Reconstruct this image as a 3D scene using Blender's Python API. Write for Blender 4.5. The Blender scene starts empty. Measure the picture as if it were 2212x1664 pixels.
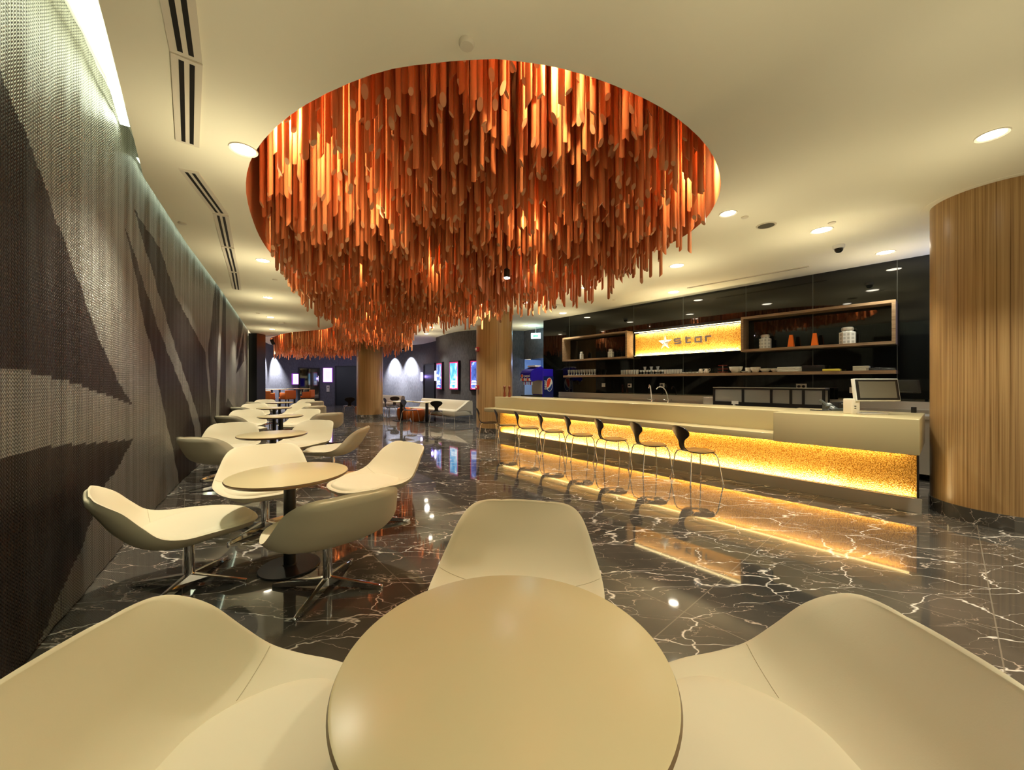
import bpy, bmesh, math, random
from mathutils import Vector, Matrix
random.seed(11)
S = bpy.context.scene
COL = S.collection
PI = math.pi

# ------------------------------------------------------------------ camera, world, exposure
F, CX, CY = 814.0, 1106.0, 825.0          # focal length and horizon in pixels of the 2212 x 1664 frame
EYE, H = 1.45, 3.43                       # eye height, ceiling height
cam_d = bpy.data.cameras.new('camera'); cam = bpy.data.objects.new('camera', cam_d); COL.objects.link(cam)
cam_d.sensor_width = 36.0; cam_d.lens = F / 2212 * 36.0
cam_d.shift_y = -(832 - CY) / 2212.0
cam_d.clip_start = 0.02; cam_d.clip_end = 200
cam.location = (0, 0, EYE); cam.rotation_euler = (PI / 2, 0, 0)
S.camera = cam
w = bpy.data.worlds.new('world'); S.world = w; w.use_nodes = True
bg = w.node_tree.nodes['Background']
bg.inputs[0].default_value = (1.0, 0.84, 0.52, 1); bg.inputs[1].default_value = 0.88
S.view_settings.view_transform = 'Standard'; S.view_settings.look = 'None'
S.view_settings.exposure = 0.2; S.view_settings.gamma = 1.0; S.view_settings.use_curve_mapping = False
try:
    cy = S.cycles
    cy.use_denoising = True; cy.max_bounces = 8; cy.diffuse_bounces = 4; cy.glossy_bounces = 4
    cy.transmission_bounces = 6; cy.caustics_reflective = False; cy.caustics_refractive = False
    cy.sample_clamp_indirect = 6.0; cy.blur_glossy = 0.3
except Exception:
    pass
WARM = (1.0, 0.94, 0.74)
TAN = (1.0, 0.88, 0.56)
ORANGE = (1.0, 0.70, 0.36)

# ------------------------------------------------------------------ bar frame and pixel helpers
U = Vector((-.652, .758, 0)); V = Vector((.758, .652, 0)); ANG = math.atan2(-.758, .652)
def P(u, v, z=0.0): return U * u + V * v + Vector((0, 0, z))
def fl(px, py, z=0.0):
    Y = F * (EYE - z) / (py - CY); return Vector(((px - CX) / F * Y, Y, z))
def ce(px, py): return fl(px, py, H)
def onv(px, py, v):
    dx = (px - CX) / F; t = v / (dx * V.x + V.y); X, Y = dx * t, t
    return X * U.x + Y * U.y, EYE - (py - CY) / F * t
def onu(px, py, u):
    dx = (px - CX) / F; t = u / (dx * U.x + U.y); X, Y = dx * t, t
    return X * V.x + Y * V.y, EYE - (py - CY) / F * t

# ------------------------------------------------------------------ materials
MATS = {}
def mat(name, col=(.8, .8, .8), rough=.5, metal=0.0, spec=.5, emit=None, es=0.0, trans=0.0, ior=1.45):
    m = bpy.data.materials.new(name); m.use_nodes = True
    b = m.node_tree.nodes['Principled BSDF']
    b.inputs['Base Color'].default_value = (*col, 1); b.inputs['Roughness'].default_value = rough
    b.inputs['Metallic'].default_value = metal; b.inputs['Specular IOR Level'].default_value = spec
    b.inputs['IOR'].default_value = ior; b.inputs['Transmission Weight'].default_value = trans
    if emit: b.inputs['Emission Color'].default_value = (*emit, 1); b.inputs['Emission Strength'].default_value = es
    MATS[name] = m; return m
def N(m, t, **kw):
    n = m.node_tree.nodes.new(t)
    for k, v in kw.items():
        if k in n.inputs: n.inputs[k].default_value = v
        else: setattr(n, k, v)
    return n
def L(m, a, b): m.node_tree.links.new(a, b)
def BS(m): return m.node_tree.nodes['Principled BSDF']
def ramp(m, fac, stops):
    r = N(m, 'ShaderNodeValToRGB'); e = r.color_ramp.elements
    while len(e) < len(stops): e.new(0.5)
    for i, (p, c) in enumerate(stops): e[i].position = p; e[i].color = (*c, 1)
    L(m, fac, r.inputs[0]); return r.outputs[0]
def mapping(m, scale=(1, 1, 1), rot=(0, 0, 0), loc=(0, 0, 0)):
    tc = N(m, 'ShaderNodeTexCoord'); mp = N(m, 'ShaderNodeMapping')
    mp.inputs['Scale'].default_value = scale; mp.inputs['Rotation'].default_value = rot; mp.inputs['Location'].default_value = loc
    L(m, tc.outputs['Object'], mp.inputs[0]); return mp.outputs[0]
def mixc(m, fac, a, b, mode='MIX'):
    n = N(m, 'ShaderNodeMix', data_type='RGBA', blend_type=mode)
    for sock, v in ((n.inputs[0], fac), (n.inputs[6], a), (n.inputs[7], b)):
        if isinstance(v, (int, float)): sock.default_value = v
        elif isinstance(v, tuple): sock.default_value = (*v, 1)
        else: L(m, v, sock)
    return n.outputs[2]
def math_(m, op, a, b=None, c=None):
    n = N(m, 'ShaderNodeMath', operation=op)
    for i, v in enumerate((a, b, c)):
        if v is None: continue
        if isinstance(v, (int, float)): n.inputs[i].default_value = v
        else: L(m, v, n.inputs[i])
    return n.outputs[0]
def bump(m, height, strength=.3, dist=.01):
    b = N(m, 'ShaderNodeBump'); b.inputs['Strength'].default_value = strength; b.inputs['Distance'].default_value = dist
    L(m, height, b.inputs['Height']); L(m, b.outputs[0], BS(m).inputs['Normal'])

mat('plaster', (.86, .82, .68), .9, spec=.2)
mat('white_trim', (.72, .66, .56), .5)
mat('leather', (.72, .66, .48), .55, spec=.3)
n_ = N(MATS['leather'], 'ShaderNodeTexNoise', Scale=220.0, Detail=3.0); L(MATS['leather'], mapping(MATS['leather']), n_.inputs[0])
bump(MATS['leather'], n_.outputs[0], .08, .002)
mat('cushion_leather', (.76, .70, .52), .55, spec=.3)
mat('seam_thread', (.50, .44, .29), .7)
mat('table_lacquer', (.66, .56, .325), .24, spec=.5)
mat('table_edge', (.17, .105, .05), .3)
mat('black_metal', (.012, .012, .013), .4, spec=.4)
mat('black_paint', (.008, .008, .009), .5)
mat('chrome', (.80, .80, .80), .07, metal=1.0)
mat('steel', (.60, .57, .51), .32, metal=.55)
mat('counter_stone', (.53, .45, .255), .22, spec=.5)
mat('black_glass', (.006, .007, .006), .03, spec=.6)
mat('seam', (.10, .11, .10), .3)
mat('black_ply', (.013, .009, .007), .33, spec=.28)
mat('sofa_leather', (.50, .46, .36), .5, spec=.3)
mat('orange_leather', (.55, .14, .025), .5, spec=.3)
mat('white_ceramic', (.80, .80, .76), .2)
mat('black_ceramic', (.012, .012, .014), .25)
mat('red_lacquer', (.22, .02, .012), .3)
mat('yellow_plastic', (.70, .60, .08), .4)
mat('vase_orange', (.85, .18, .02), .25)
mat('socket_white', (.88, .84, .78), .4)
mat('beige_plastic', (.72, .66, .54), .45)
mat('screen_gray', (.16, .15, .12), .12)
mat('phone_gray', (.05, .06, .06), .4)
mat('phone_light', (.45, .48, .48), .5)
mat('alarm_red', (.42, .03, .03), .35)
mat('blue_plastic', (.022, .012, .42), .18, spec=.6)
mat('navy_panel', (.012, .022, .17), .25)
mat('logo_white', (.85, .85, .85), .4)
mat('logo_red', (.75, .06, .03), .4)
mat('logo_blue', (.02, .06, .32), .4)
mat('brushed_letter', (.22, .19, .16), .45, metal=.3)
mat('star_metal', (.80, .78, .76), .32, metal=.9)
mat('pepper_wood', (.20, .045, .02), .35)
mat('speaker_gray', (.45, .42, .33), .7)
mat('clear_glass', (.95, .97, .97), .06, trans=.72, ior=1.45)
mat('mirror', (.25, .24, .22), .04, metal=1.0)
mat('rod_wood', (.68, .25, .098), .55, spec=.3)
mat('rod_cut', (.66, .36, .19), .7)
mat('cavity_paint', (.78, .36, .18), .8)
mat('lamp_disc', (1, 1, 1), .5, emit=(1, .90, .70), es=26)
mat('cove_led', (1, 1, 1), .5, emit=(.90, 1.0, .74), es=20)
mat('cove_led_far', (1, 1, 1), .5, emit=(.85, 1.0, .74), es=7)
mat('bar_led', (1, .8, .4), .5, emit=(1, .78, .36), es=16)
mat('bar_led_soft', (1, .8, .4), .5, emit=(1, .74, .30), es=5)
mat('sconce_glow', (1, 1, 1), .5, emit=(.75, .65, 1.0), es=9)
mat('exit_glow', (1, 1, 1), .5, emit=(.55, .95, 1.0), es=5)
mat('exit_green', (.02, .3, .15), .5, emit=(.05, .5, .3), es=.6)
mat('pink_frame', (.25, .08, .3), .4, emit=(.35, .08, .6), es=.8)
mat('pink_print', (1, .6, .9), .4, emit=(.95, .50, .85), es=1.3)
mat('pink_light', (1, .9, 1), .4, emit=(1.0, .86, 1.0), es=2.2)
mat('poster_frame', (.012, .006, .012), .3)
mat('poster_red', (.5, .03, .12), .3, emit=(.7, .05, .22), es=.7)
mat('poster_text', (1, 1, 1), .4, emit=(.9, .95, 1.0), es=1.4)
mat('blue_corridor', (.30, .40, .60), .8)
mat('door_black', (.004, .004, .006), .35)
mat('star_light', (1, 1, 1), .5, emit=(1, .92, .95), es=120)
mat('status_led', (.1, .1, 1), .4, emit=(.3, .3, 1), es=4)

# dark polished marble with white veins and thin joints
def veins(m, vec, scale, width, dist):
    nz = N(m, 'ShaderNodeTexNoise', Scale=scale * 1.4, Detail=4.0, Roughness=.55); L(m, vec, nz.inputs[0])
    off = N(m, 'ShaderNodeVectorMath', operation='MULTIPLY_ADD'); L(m, nz.outputs[1], off.inputs[0])
    off.inputs[1].default_value = (dist,) * 3; L(m, vec, off.inputs[2])
    vo = N(m, 'ShaderNodeTexVoronoi', feature='DISTANCE_TO_EDGE'); vo.inputs['Scale'].default_value = scale
    L(m, off.outputs[0], vo.inputs['Vector'])
    n2 = N(m, 'ShaderNodeTexNoise', Scale=scale * 1.1, Detail=3.0); L(m, vec, n2.inputs[0])
    wv = math_(m, 'MULTIPLY', math_(m, 'MAXIMUM', math_(m, 'SUBTRACT', n2.outputs[0], .385), 0.0), width * 6)
    d = math_(m, 'DIVIDE', vo.outputs[0], math_(m, 'ADD', wv, .0004))
    return math_(m, 'SUBTRACT', 1.0, math_(m, 'MINIMUM', d, 1.0))
def marble(name, joints):
    m = mat(name, (.03, .025, .02), .045, spec=.75, ior=1.55)
    base = mapping(m)
    stretch = mapping(m, (.42, 1.05, 1.0), (0, 0, .22))
    s2 = mapping(m, (.45, 1.1, .8), (0, 0, -.25), (3, 1, 2))
    v1 = veins(m, stretch, 2.9, .013, .24)
    v2 = veins(m, s2, 5.2, .012, .19)
    st = N(m, 'ShaderNodeTexNoise', Scale=9.0, Detail=8.0, Roughness=.65); L(m, mapping(m, (.16, 1.5, 1), (0, 0, .2)), st.inputs[0])
    fine = ramp(m, st.outputs[0], [(0, (0, 0, 0)), (.64, (0, 0, 0)), (.74, (.5, .5, .5)), (1, (1, 1, 1))])
    cl = N(m, 'ShaderNodeTexNoise', Scale=1.3, Detail=5.0); L(m, base, cl.inputs[0])
    body = ramp(m, cl.outputs[0], [(.3, (.046, .045, .042)), (.5, (.080, .073, .064)), (.7, (.122, .106, .090))])
    c = mixc(m, math_(m, 'MULTIPLY', fine, .8), body, (.40, .34, .29))
    c = mixc(m, math_(m, 'MULTIPLY', v2, .9), c, (.60, .50, .42))
    c = mixc(m, v1, c, (.88, .83, .77))
    if joints:
        tc = N(m, 'ShaderNodeTexCoord'); du = N(m, 'ShaderNodeVectorMath', operation='DOT_PRODUCT'); dv = N(m, 'ShaderNodeVectorMath', operation='DOT_PRODUCT')
        L(m, tc.outputs['Object'], du.inputs[0]); du.inputs[1].default_value = U
        L(m, tc.outputs['Object'], dv.inputs[0]); dv.inputs[1].default_value = V
        def line(o, off, per):
            x = math_(m, 'DIVIDE', math_(m, 'SUBTRACT', o, off), per)
            f = math_(m, 'ABSOLUTE', math_(m, 'SUBTRACT', math_(m, 'FRACT', x), .5))
            return math_(m, 'GREATER_THAN', f, .5 - .0032 / per)
        j = math_(m, 'MAXIMUM', line(du.outputs['Value'], -.178, 1.27), line(dv.outputs['Value'], 1.17, 1.2))
        c = mixc(m, math_(m, 'MULTIPLY', j, .8), c, (.24, .21, .17))
    L(m, c, BS(m).inputs['Base Color'])
    return m
marble('marble_floor', True); marble('marble_base', False)

def wood(name, c0, c1, c2, sc):
    m = mat(name, c1, .32, spec=.4)
    nz = N(m, 'ShaderNodeTexNoise', Scale=1.0, Detail=6.0, Roughness=.62); L(m, mapping(m, sc), nz.inputs[0])
    L(m, ramp(m, nz.outputs[0], [(.30, c0), (.48, c1), (.62, c2), (.75, c1)]), BS(m).inputs['Base Color'])
    return m
wood('column_veneer', (.15, .076, .026), (.37, .222, .092), (.47, .305, .135), (80, 80, .4))
wood('shelf_wood', (.16, .10, .055), (.27, .18, .11), (.34, .24, .15), (3, 40, 60))
wood('rod_grain', (.62, .215, .082), (.68, .25, .098), (.73, .295, .125), (6, 6, .5))

m = mat('dark_wallcover', (.07, .07, .08), .75, spec=.3)
nz = N(m, 'ShaderNodeTexNoise', Scale=1.0, Detail=5.0, Roughness=.7); L(m, mapping(m, (22, 22, 7)), nz.inputs[0])
L(m, ramp(m, nz.outputs[0], [(.3, (.06, .06, .07)), (.7, (.12, .12, .138))]), BS(m).inputs['Base Color'])
bump(m, nz.outputs[0], .25, .01)

m = mat('grille', (.10, .09, .07), .7)
# amber textured glass, its sparkle painted into the colour and emission
def amber(name, es):
    m = mat(name, (.80, .42, .07), .22, spec=.6)
    vo = N(m, 'ShaderNodeTexVoronoi'); vo.inputs['Scale'].default_value = 88; L(m, mapping(m, (1, 1, 1)), vo.inputs['Vector'])
    nz = N(m, 'ShaderNodeTexNoise', Scale=2.2, Detail=2.0); L(m, mapping(m), nz.inputs[0])
    c = ramp(m, vo.outputs[0], [(0, (1, .72, .26)), (.30, (.86, .44, .07)), (.75, (.34, .13, .010))])
    L(m, c, BS(m).inputs['Base Color'])
    e = ramp(m, vo.outputs[0], [(0, (1, .82, .36)), (.25, (.80, .44, .05)), (.7, (.22, .09, .003))])
    L(m, e, BS(m).inputs['Emission Color'])
    L(m, math_(m, 'MULTIPLY', math_(m, 'ADD', nz.outputs[0], .1), es), BS(m).inputs['Emission Strength'])
    bump(m, vo.outputs[0], .9, .007)
amber('amber_glass', .16)
amber('amber_sign', .30)

# backlit film posters without any legible picture: bursts and streaks of blue light
def poster(name, c0, c1, c2, scale, seed):
    m = mat(name, (.1, .2, .4), .3)
    nz = N(m, 'ShaderNodeTexNoise', Scale=scale, Detail=5.0, Distortion=1.2); L(m, mapping(m, (1, 1, .6), loc=(seed, seed, seed)), nz.inputs[0])
    L(m, ramp(m, nz.outputs[0], [(.32, c0), (.5, c1), (.66, c2)]), BS(m).inputs['Emission Color'])
    BS(m).inputs['Emission Strength'].default_value = 1.3
poster('poster_deep', (.005, .02, .12), (.03, .12, .5), (.6, .8, 1.0), 4.2, 1)
poster('poster_cyan', (.01, .12, .45), (.03, .45, .85), (.85, 1.0, 1.0), 3.0, 5)
poster('poster_violet', (.01, .015, .16), (.08, .15, .6), (.6, .75, 1.0), 5.0, 9)

# chain curtain: brushed aluminium links, silver and brown
def chain(name, ca, cb, metal, rough):
    m = mat(name, ca, rough, metal=metal, spec=.5)
    uvn = N(m, 'ShaderNodeUVMap'); sep = N(m, 'ShaderNodeSeparateXYZ'); L(m, uvn.outputs[0], sep.inputs[0])
    s, z = sep.outputs[0], sep.outputs[1]
    col = math_(m, 'FRACT', math_(m, 'MULTIPLY', s, 1 / .022))
    tri = math_(m, 'ABSOLUTE', math_(m, 'SUBTRACT', col, .5))
    row = math_(m, 'SINE', math_(m, 'ADD', math_(m, 'MULTIPLY', z, 2 * PI / .019), math_(m, 'MULTIPLY', tri, 9.0)))
    ridge = math_(m, 'SUBTRACT', 1.0, math_(m, 'POWER', math_(m, 'MULTIPLY', tri, 2.0), 3.0))
    hgt = math_(m, 'ADD', math_(m, 'MULTIPLY', row, .5), ridge)
    nz = N(m, 'ShaderNodeTexNoise', Scale=1.0, Detail=3.0); mp = N(m, 'ShaderNodeMapping'); mp.inputs['Scale'].default_value = (38, .25, 1)
    L(m, uvn.outputs[0], mp.inputs[0]); L(m, mp.outputs[0], nz.inputs[0])
    tint = ramp(m, nz.outputs[0], [(.3, ca), (.7, cb)])
    gap = math_(m, 'LESS_THAN', row, -.25)
    L(m, mixc(m, math_(m, 'MULTIPLY', gap, .82), tint, (.01, .008, .006)), BS(m).inputs['Base Color'])
    bump(m, hgt, .85, .008)
chain('chain_silver', (.16, .155, .137), (.42, .41, .36), .5, .42)
chain('chain_brown', (.014, .008, .005), (.036, .020, .013), .2, .45); BS(MATS['chain_brown']).inputs['Specular IOR Level'].default_value = .22

# ------------------------------------------------------------------ mesh helpers
class MB:
    def __init__(s, M=None): s.v = []; s.f = []; s.mi = []; s.M = M; s.uv = None
    def add(s, vs, fs, mi=0):
        o = len(s.v)
        for p in vs:
            p = Vector(p); s.v.append(s.M @ p if s.M else p)
        for f in fs: s.f.append([i + o for i in f]); s.mi.append(mi)
        return s
    def box(s, a, b, mi=0, bev=0.0):
        (x0, y0, z0), (x1, y1, z1) = a, b
        if bev:
            bm = bmesh.new(); bmesh.ops.create_cube(bm, size=1)
            for v in bm.verts: v.co = Vector(((x0 + x1) / 2 + v.co.x * (x1 - x0), (y0 + y1) / 2 + v.co.y * (y1 - y0), (z0 + z1) / 2 + v.co.z * (z1 - z0)))
            bmesh.ops.bevel(bm, geom=bm.edges[:], offset=bev, segments=3, profile=.5, affect='EDGES')
            bm.verts.index_update(); s.add([v.co.copy() for v in bm.verts], [[v.index for v in f.verts] for f in bm.faces], mi); bm.free(); return s
        vs = [(x0, y0, z0), (x1, y0, z0), (x1, y1, z0), (x0, y1, z0), (x0, y0, z1), (x1, y0, z1), (x1, y1, z1), (x0, y1, z1)]
        return s.add(vs, [(3, 2, 1, 0), (4, 5, 6, 7), (0, 1, 5, 4), (1, 2, 6, 5), (2, 3, 7, 6), (3, 0, 4, 7)], mi)
    def lathe(s, prof, c=(0, 0, 0), n=32, mi=0, cap=True):
        vs = []; fs = []
        for r, z in prof:
            for k in range(n):
                a = 2 * PI * k / n; vs.append((c[0] + r * math.cos(a), c[1] + r * math.sin(a), c[2] + z))
        for i in range(len(prof) - 1):
            for k in range(n):
                k2 = (k + 1) % n; fs.append((i * n + k, i * n + k2, (i + 1) * n + k2, (i + 1) * n + k))
        if cap:
            fs.append(tuple(range(n - 1, -1, -1))); fs.append(tuple((len(prof) - 1) * n + k for k in range(n)))
        return s.add(vs, fs, mi)
    def tube(s, pts, r, n=10, mi=0):
        pts = [Vector(p) for p in pts]; rs = r if isinstance(r, (list, tuple)) else [r] * len(pts)
        vs = []; fs = []; up = None
        for i, p in enumerate(pts):
            d = (pts[min(i + 1, len(pts) - 1)] - pts[max(i - 1, 0)]).normalized()
            if up is None: up = Vector((0, 0, 1)) if abs(d.z) < .9 else Vector((1, 0, 0))
            a = d.cross(up).normalized(); b = a.cross(d).normalized(); up = b
            for k in range(n):
                t = 2 * PI * k / n; vs.append(p + a * (rs[i] * math.cos(t)) + b * (rs[i] * math.sin(t)))
        for i in range(len(pts) - 1):
            for k in range(n):
                k2 = (k + 1) % n; fs.append((i * n + k, i * n + k2, (i + 1) * n + k2, (i + 1) * n + k))
        fs.append(tuple(range(n - 1, -1, -1))); fs.append(tuple((len(pts) - 1) * n + k for k in range(n)))
        return s.add(vs, fs, mi)
    def prism(s, poly, z0, z1, mi=0):
        n = len(poly); vs = [(x, y, z0) for x, y in poly] + [(x, y, z1) for x, y in poly]
        return s.add(vs, [tuple(range(n - 1, -1, -1)), tuple(range(n, 2 * n))] + [(k, (k + 1) % n, n + (k + 1) % n, n + k) for k in range(n)], mi)
    def grid(s, rows, mi=0, flip=False):
        nr, nc = len(rows), len(rows[0]); vs = [p for r in rows for p in r]; fs = []
        for i in range(nr - 1):
            for j in range(nc - 1):
                q = (i * nc + j, i * nc + j + 1, (i + 1) * nc + j + 1, (i + 1) * nc + j); fs.append(q[::-1] if flip else q)
        return s.add(vs, fs, mi)
    def build(s, name, mats, parent=None, smooth=40, loc=None, rotz=0):
        me = bpy.data.meshes.new(name); me.from_pydata([tuple(v) for v in s.v], [], s.f)
        for k in (mats if isinstance(mats, (list, tuple)) else [mats]): me.materials.append(MATS[k])
        me.polygons.foreach_set('material_index', s.mi)
        if smooth:
            me.polygons.foreach_set('use_smooth', [True] * len(me.polygons)); me.set_sharp_from_angle(angle=math.radians(smooth))
        me.update()
        o = bpy.data.objects.new(name, me); COL.objects.link(o)
        if parent: o.parent = parent
        if loc is not None: o.location = loc
        o.rotation_euler.z = rotz
        return o
def tag(o, label=None, cat=None, group=None, kind=None):
    if label: o['label'] = label
    if cat: o['category'] = cat
    if group: o['group'] = group
    if kind: o['kind'] = kind
    return o
def thing(name, label, cat, loc=(0, 0, 0), rotz=0.0, group=None):
    o = bpy.data.objects.new(name, None); o.empty_display_size = .1; COL.objects.link(o)
    o.location = loc; o.rotation_euler.z = rotz
    return tag(o, label, cat, group)
def struct(o): o['kind'] = 'structure'; return o
def dup(root, loc, rotz, label, group=None, name=None):
    r = root.copy(); COL.objects.link(r); r.location = loc; r.rotation_euler.z = rotz; r['label'] = label
    if group: r['group'] = group
    for ch in list(root.children):
        c = ch.copy(); COL.objects.link(c); c.parent = r
        for g in ch.children:
            d = g.copy(); COL.objects.link(d); d.parent = c
    return r
def spot(name, loc, target, energy, size, blend, color, rad=.05):
    d = bpy.data.lights.new(name, 'SPOT'); d.energy = energy; d.spot_size = math.radians(size); d.spot_blend = blend
    d.color = color; d.shadow_soft_size = rad
    o = bpy.data.objects.new(name, d); COL.objects.link(o); o.location = loc
    o.rotation_euler = (Vector(target) - Vector(loc)).to_track_quat('-Z', 'Y').to_euler(); return o
def point(name, loc, energy, color, rad=.05):
    d = bpy.data.lights.new(name, 'POINT'); d.energy = energy; d.color = color; d.shadow_soft_size = rad
    o = bpy.data.objects.new(name, d); COL.objects.link(o); o.location = loc; return o
def cr(pts, n):                                       # Catmull-Rom through tuples, n samples
    out = []; k = len(pts) - 1
    for i in range(n):
        t = i / (n - 1) * k; j = min(int(t), k - 1); f = t - j
        p0, p1, p2, p3 = pts[max(j - 1, 0)], pts[j], pts[j + 1], pts[min(j + 2, k)]
        out.append(tuple(.5 * (2 * b + (c - a) * f + (2 * a - 5 * b + 4 * c - d) * f * f + (3 * b - a - 3 * c + d) * f ** 3) for a, b, c, d in zip(p0, p1, p2, p3)))
    return out
def inside(x, y, poly):
    r = False; n = len(poly)
    for i in range(n):
        x1, y1 = poly[i]; x2, y2 = poly[(i + 1) % n]
        if (y1 > y) != (y2 > y) and x < (x2 - x1) * (y - y1) / (y2 - y1) + x1: r = not r
    return r
def edge_dist(x, y, poly):
    d = 9e9; n = len(poly)
    for i in range(n):
        ax, ay = poly[i]; bx, by = poly[(i + 1) % n]; dx, dy = bx - ax, by - ay
        t = max(0, min(1, ((x - ax) * dx + (y - ay) * dy) / (dx * dx + dy * dy))); d = min(d, math.hypot(x - ax - t * dx, y - ay - t * dy))
    return d

# ------------------------------------------------------------------ the setting
# plan of the chain-curtain line and of the ceiling edge beside it
CUR = [(.75, -3.0), (-.95, -.5), (-1.58, .5), (-2.87, 2.5), (-3.66, 3.66), (-4.76, 5.4), (-6.18, 7.8), (-9.0, 12.45), (-10.72, 15.3)]
EDGE = [(1.25, -3.0), (-.45, -.5), (-1.2, .75), (-1.87, 1.62), (-2.25, 2.08), (-3.56, 3.64), (-4.66, 5.4), (-6.08, 7.8), (-8.9, 12.45), (-10.62, 15.3)]
HOLE = [(-.1, 2.31), (.27, 2.37), (.69, 2.52), (1.17, 2.78), (1.66, 3.19), (2.05, 3.70), (2.26, 4.19), (2.36, 4.7), (2.3, 5.3), (2.0, 6.0), (1.5, 6.75),
        (.9, 7.5), (.1, 8.45), (-.9, 9.4), (-1.9, 10.2), (-2.6, 11.0), (-3.1, 12.2), (-3.5, 13.6), (-4.0, 15.2), (-4.8, 16.8), (-6.0, 18.3), (-7.8, 19.6),
        (-9.6, 20.1), (-11.0, 19.9), (-11.7, 19.0), (-11.3, 17.6), (-10.3, 16.4), (-9.2, 15.35), (-8.2, 14.75), (-7.2, 14.3), (-6.4, 13.5), (-5.75, 12.6),
        (-5.38, 11.8), (-5.15, 10.8), (-4.85, 9.8), (-4.5, 8.6), (-4.2, 7.4), (-3.95, 6.5), (-3.6, 5.5), (-3.22, 4.7), (-2.74, 3.88), (-2.23, 3.26), (-1.58, 2.755), (-.91, 2.43), (-.45, 2.336)]
HOLE = cr(HOLE + HOLE[:1], 160)[:-1]

fb = MB(); fb.add([(-16, -3.5, 0), (11, -3.5, 0), (11, 27, 0), (-16, 27, 0)], [(0, 1, 2, 3)])
struct(fb.build('floor', 'marble_floor'))

outer = [(11, -3.0), (11, 15.5), (1.5, 26), (-16, 26), (-16, 16.2), (-10.72, 16.2)] + EDGE[::-1]
bm = bmesh.new()
for loop in (outer, HOLE):
    vs = [bm.verts.new((x, y, H)) for x, y in loop]
    for a, b in zip(vs, vs[1:] + vs[:1]): bm.edges.new((a, b))
bmesh.ops.triangle_fill(bm, edges=bm.edges[:], use_beauty=True)
bm.verts.index_update()
cb = MB(); cb.add([v.co.copy() for v in bm.verts], [[v.index for v in f.verts] for f in bm.faces]); bm.free()
# a thin visible thickness along the curtain slot and the opening
cb.add([(x, y, z) for z in (H, H + .03) for x, y in EDGE], [(i, i + 1, len(EDGE) + i + 1, len(EDGE) + i) for i in range(len(EDGE) - 1)])
struct(cb.build('ceiling', 'plaster', smooth=0))

TOPZ = H + 1.25
rb = MB(); n = len(HOLE)
rb.add([(x, y, H) for x, y in HOLE] + [(x, y, TOPZ) for x, y in HOLE], [(i, (i + 1) % n, n + (i + 1) % n, n + i) for i in range(n)])
bm = bmesh.new(); vs = [bm.verts.new((x, y, TOPZ)) for x, y in HOLE]
for a, b in zip(vs, vs[1:] + vs[:1]): bm.edges.new((a, b))
bmesh.ops.triangle_fill(bm, edges=bm.edges[:], use_beauty=True); bm.verts.index_update()
rb.add([v.co.copy() for v in bm.verts], [[v.index for v in f.verts] for f in bm.faces]); bm.free()
struct(tag(rb.build('ceiling_recess', 'cavity_paint', smooth=30), kind='structure'))

# light slot above the curtain: recess lid, lamp line
def strip(line, off, z):                               # polyline offset to its right-hand side (towards the room)
    out = []
    for i, (x, y) in enumerate(line):
        a = Vector(line[max(i - 1, 0)]); b = Vector(line[min(i + 1, len(line) - 1)]); d = (b - a).normalized()
        out.append((x + d.y * off, y - d.x * off, z))
    return out
lb = MB(); lb.grid([strip(CUR, -.25, 3.86), strip(EDGE, .4, 3.86)]); lb.grid([strip(EDGE, .4, 3.86), strip(EDGE, .4, H)])
struct(tag(lb.build('trim_1', 'plaster', smooth=0), kind='structure'))
wl = MB(); wl.grid([strip(CUR, -.22, 0), strip(CUR, -.22, 3.86)])
struct(wl.build('wall_left', 'black_paint', smooth=0))
t = thing('cove_light', 'bright white light line in the slot above the chain curtain', 'light', (0, 0, 0))
q, q2 = strip(EDGE, -.05, 3.66), strip(EDGE, -.11, 3.66)
lp_ = lambda a, b, f: tuple(x + (y - x) * f for x, y in zip(a, b))
cl_ = MB(); cl_.grid([q[:5] + [lp_(q[4], q[5], .78)], q2[:5] + [lp_(q2[4], q2[5], .78)]]); cl_.build('led_line', 'cove_led', t, smooth=0)
q, q2 = strip(EDGE, -.02, 3.60), strip(EDGE, -.05, 3.60)
cl_ = MB(); cl_.grid([q[5:], q2[5:]]); cl_.build('led_line', 'cove_led_far', t, smooth=0)

# back walls: plan polyline, dark wallcovering
WB = [(-10.72, 15.38), (-10.4, 15.38), (-12.0, 18.1), (-12.8, 19.9), (-13.05, 21.0), (-12.8, 22.0), (-12.0, 22.9), (-10.6, 23.25), (-8.9, 22.9), (-7.55, 22.1), (-5.76, 20.7), (-4.6, 19.65), (-3.7, 18.3), (-3.4, 16.85), (-2.4, 15.2), (-1.39, 14.45), (.03, 14.57), (.47, 14.7)]
curve = [(-10.4, 15.38)] + cr(WB[2:13], 60)
wb = MB(); wb.grid([[(x, y, 0) for x, y in curve], [(x, y, H) for x, y in curve]], flip=True)
c2 = [WB[12]] + cr(WB[13:18], 30)
wb.grid([[(x, y, 0) for x, y in c2], [(x, y, H) for x, y in c2]], flip=True)
struct(wb.build('wall_back', 'dark_wallcover', smooth=30))
rec = MB(); rec.box((-10.75, 15.36, 0), (-10.4, 15.9, H)); struct(rec.build('trim_2', 'black_paint', smooth=0))
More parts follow.
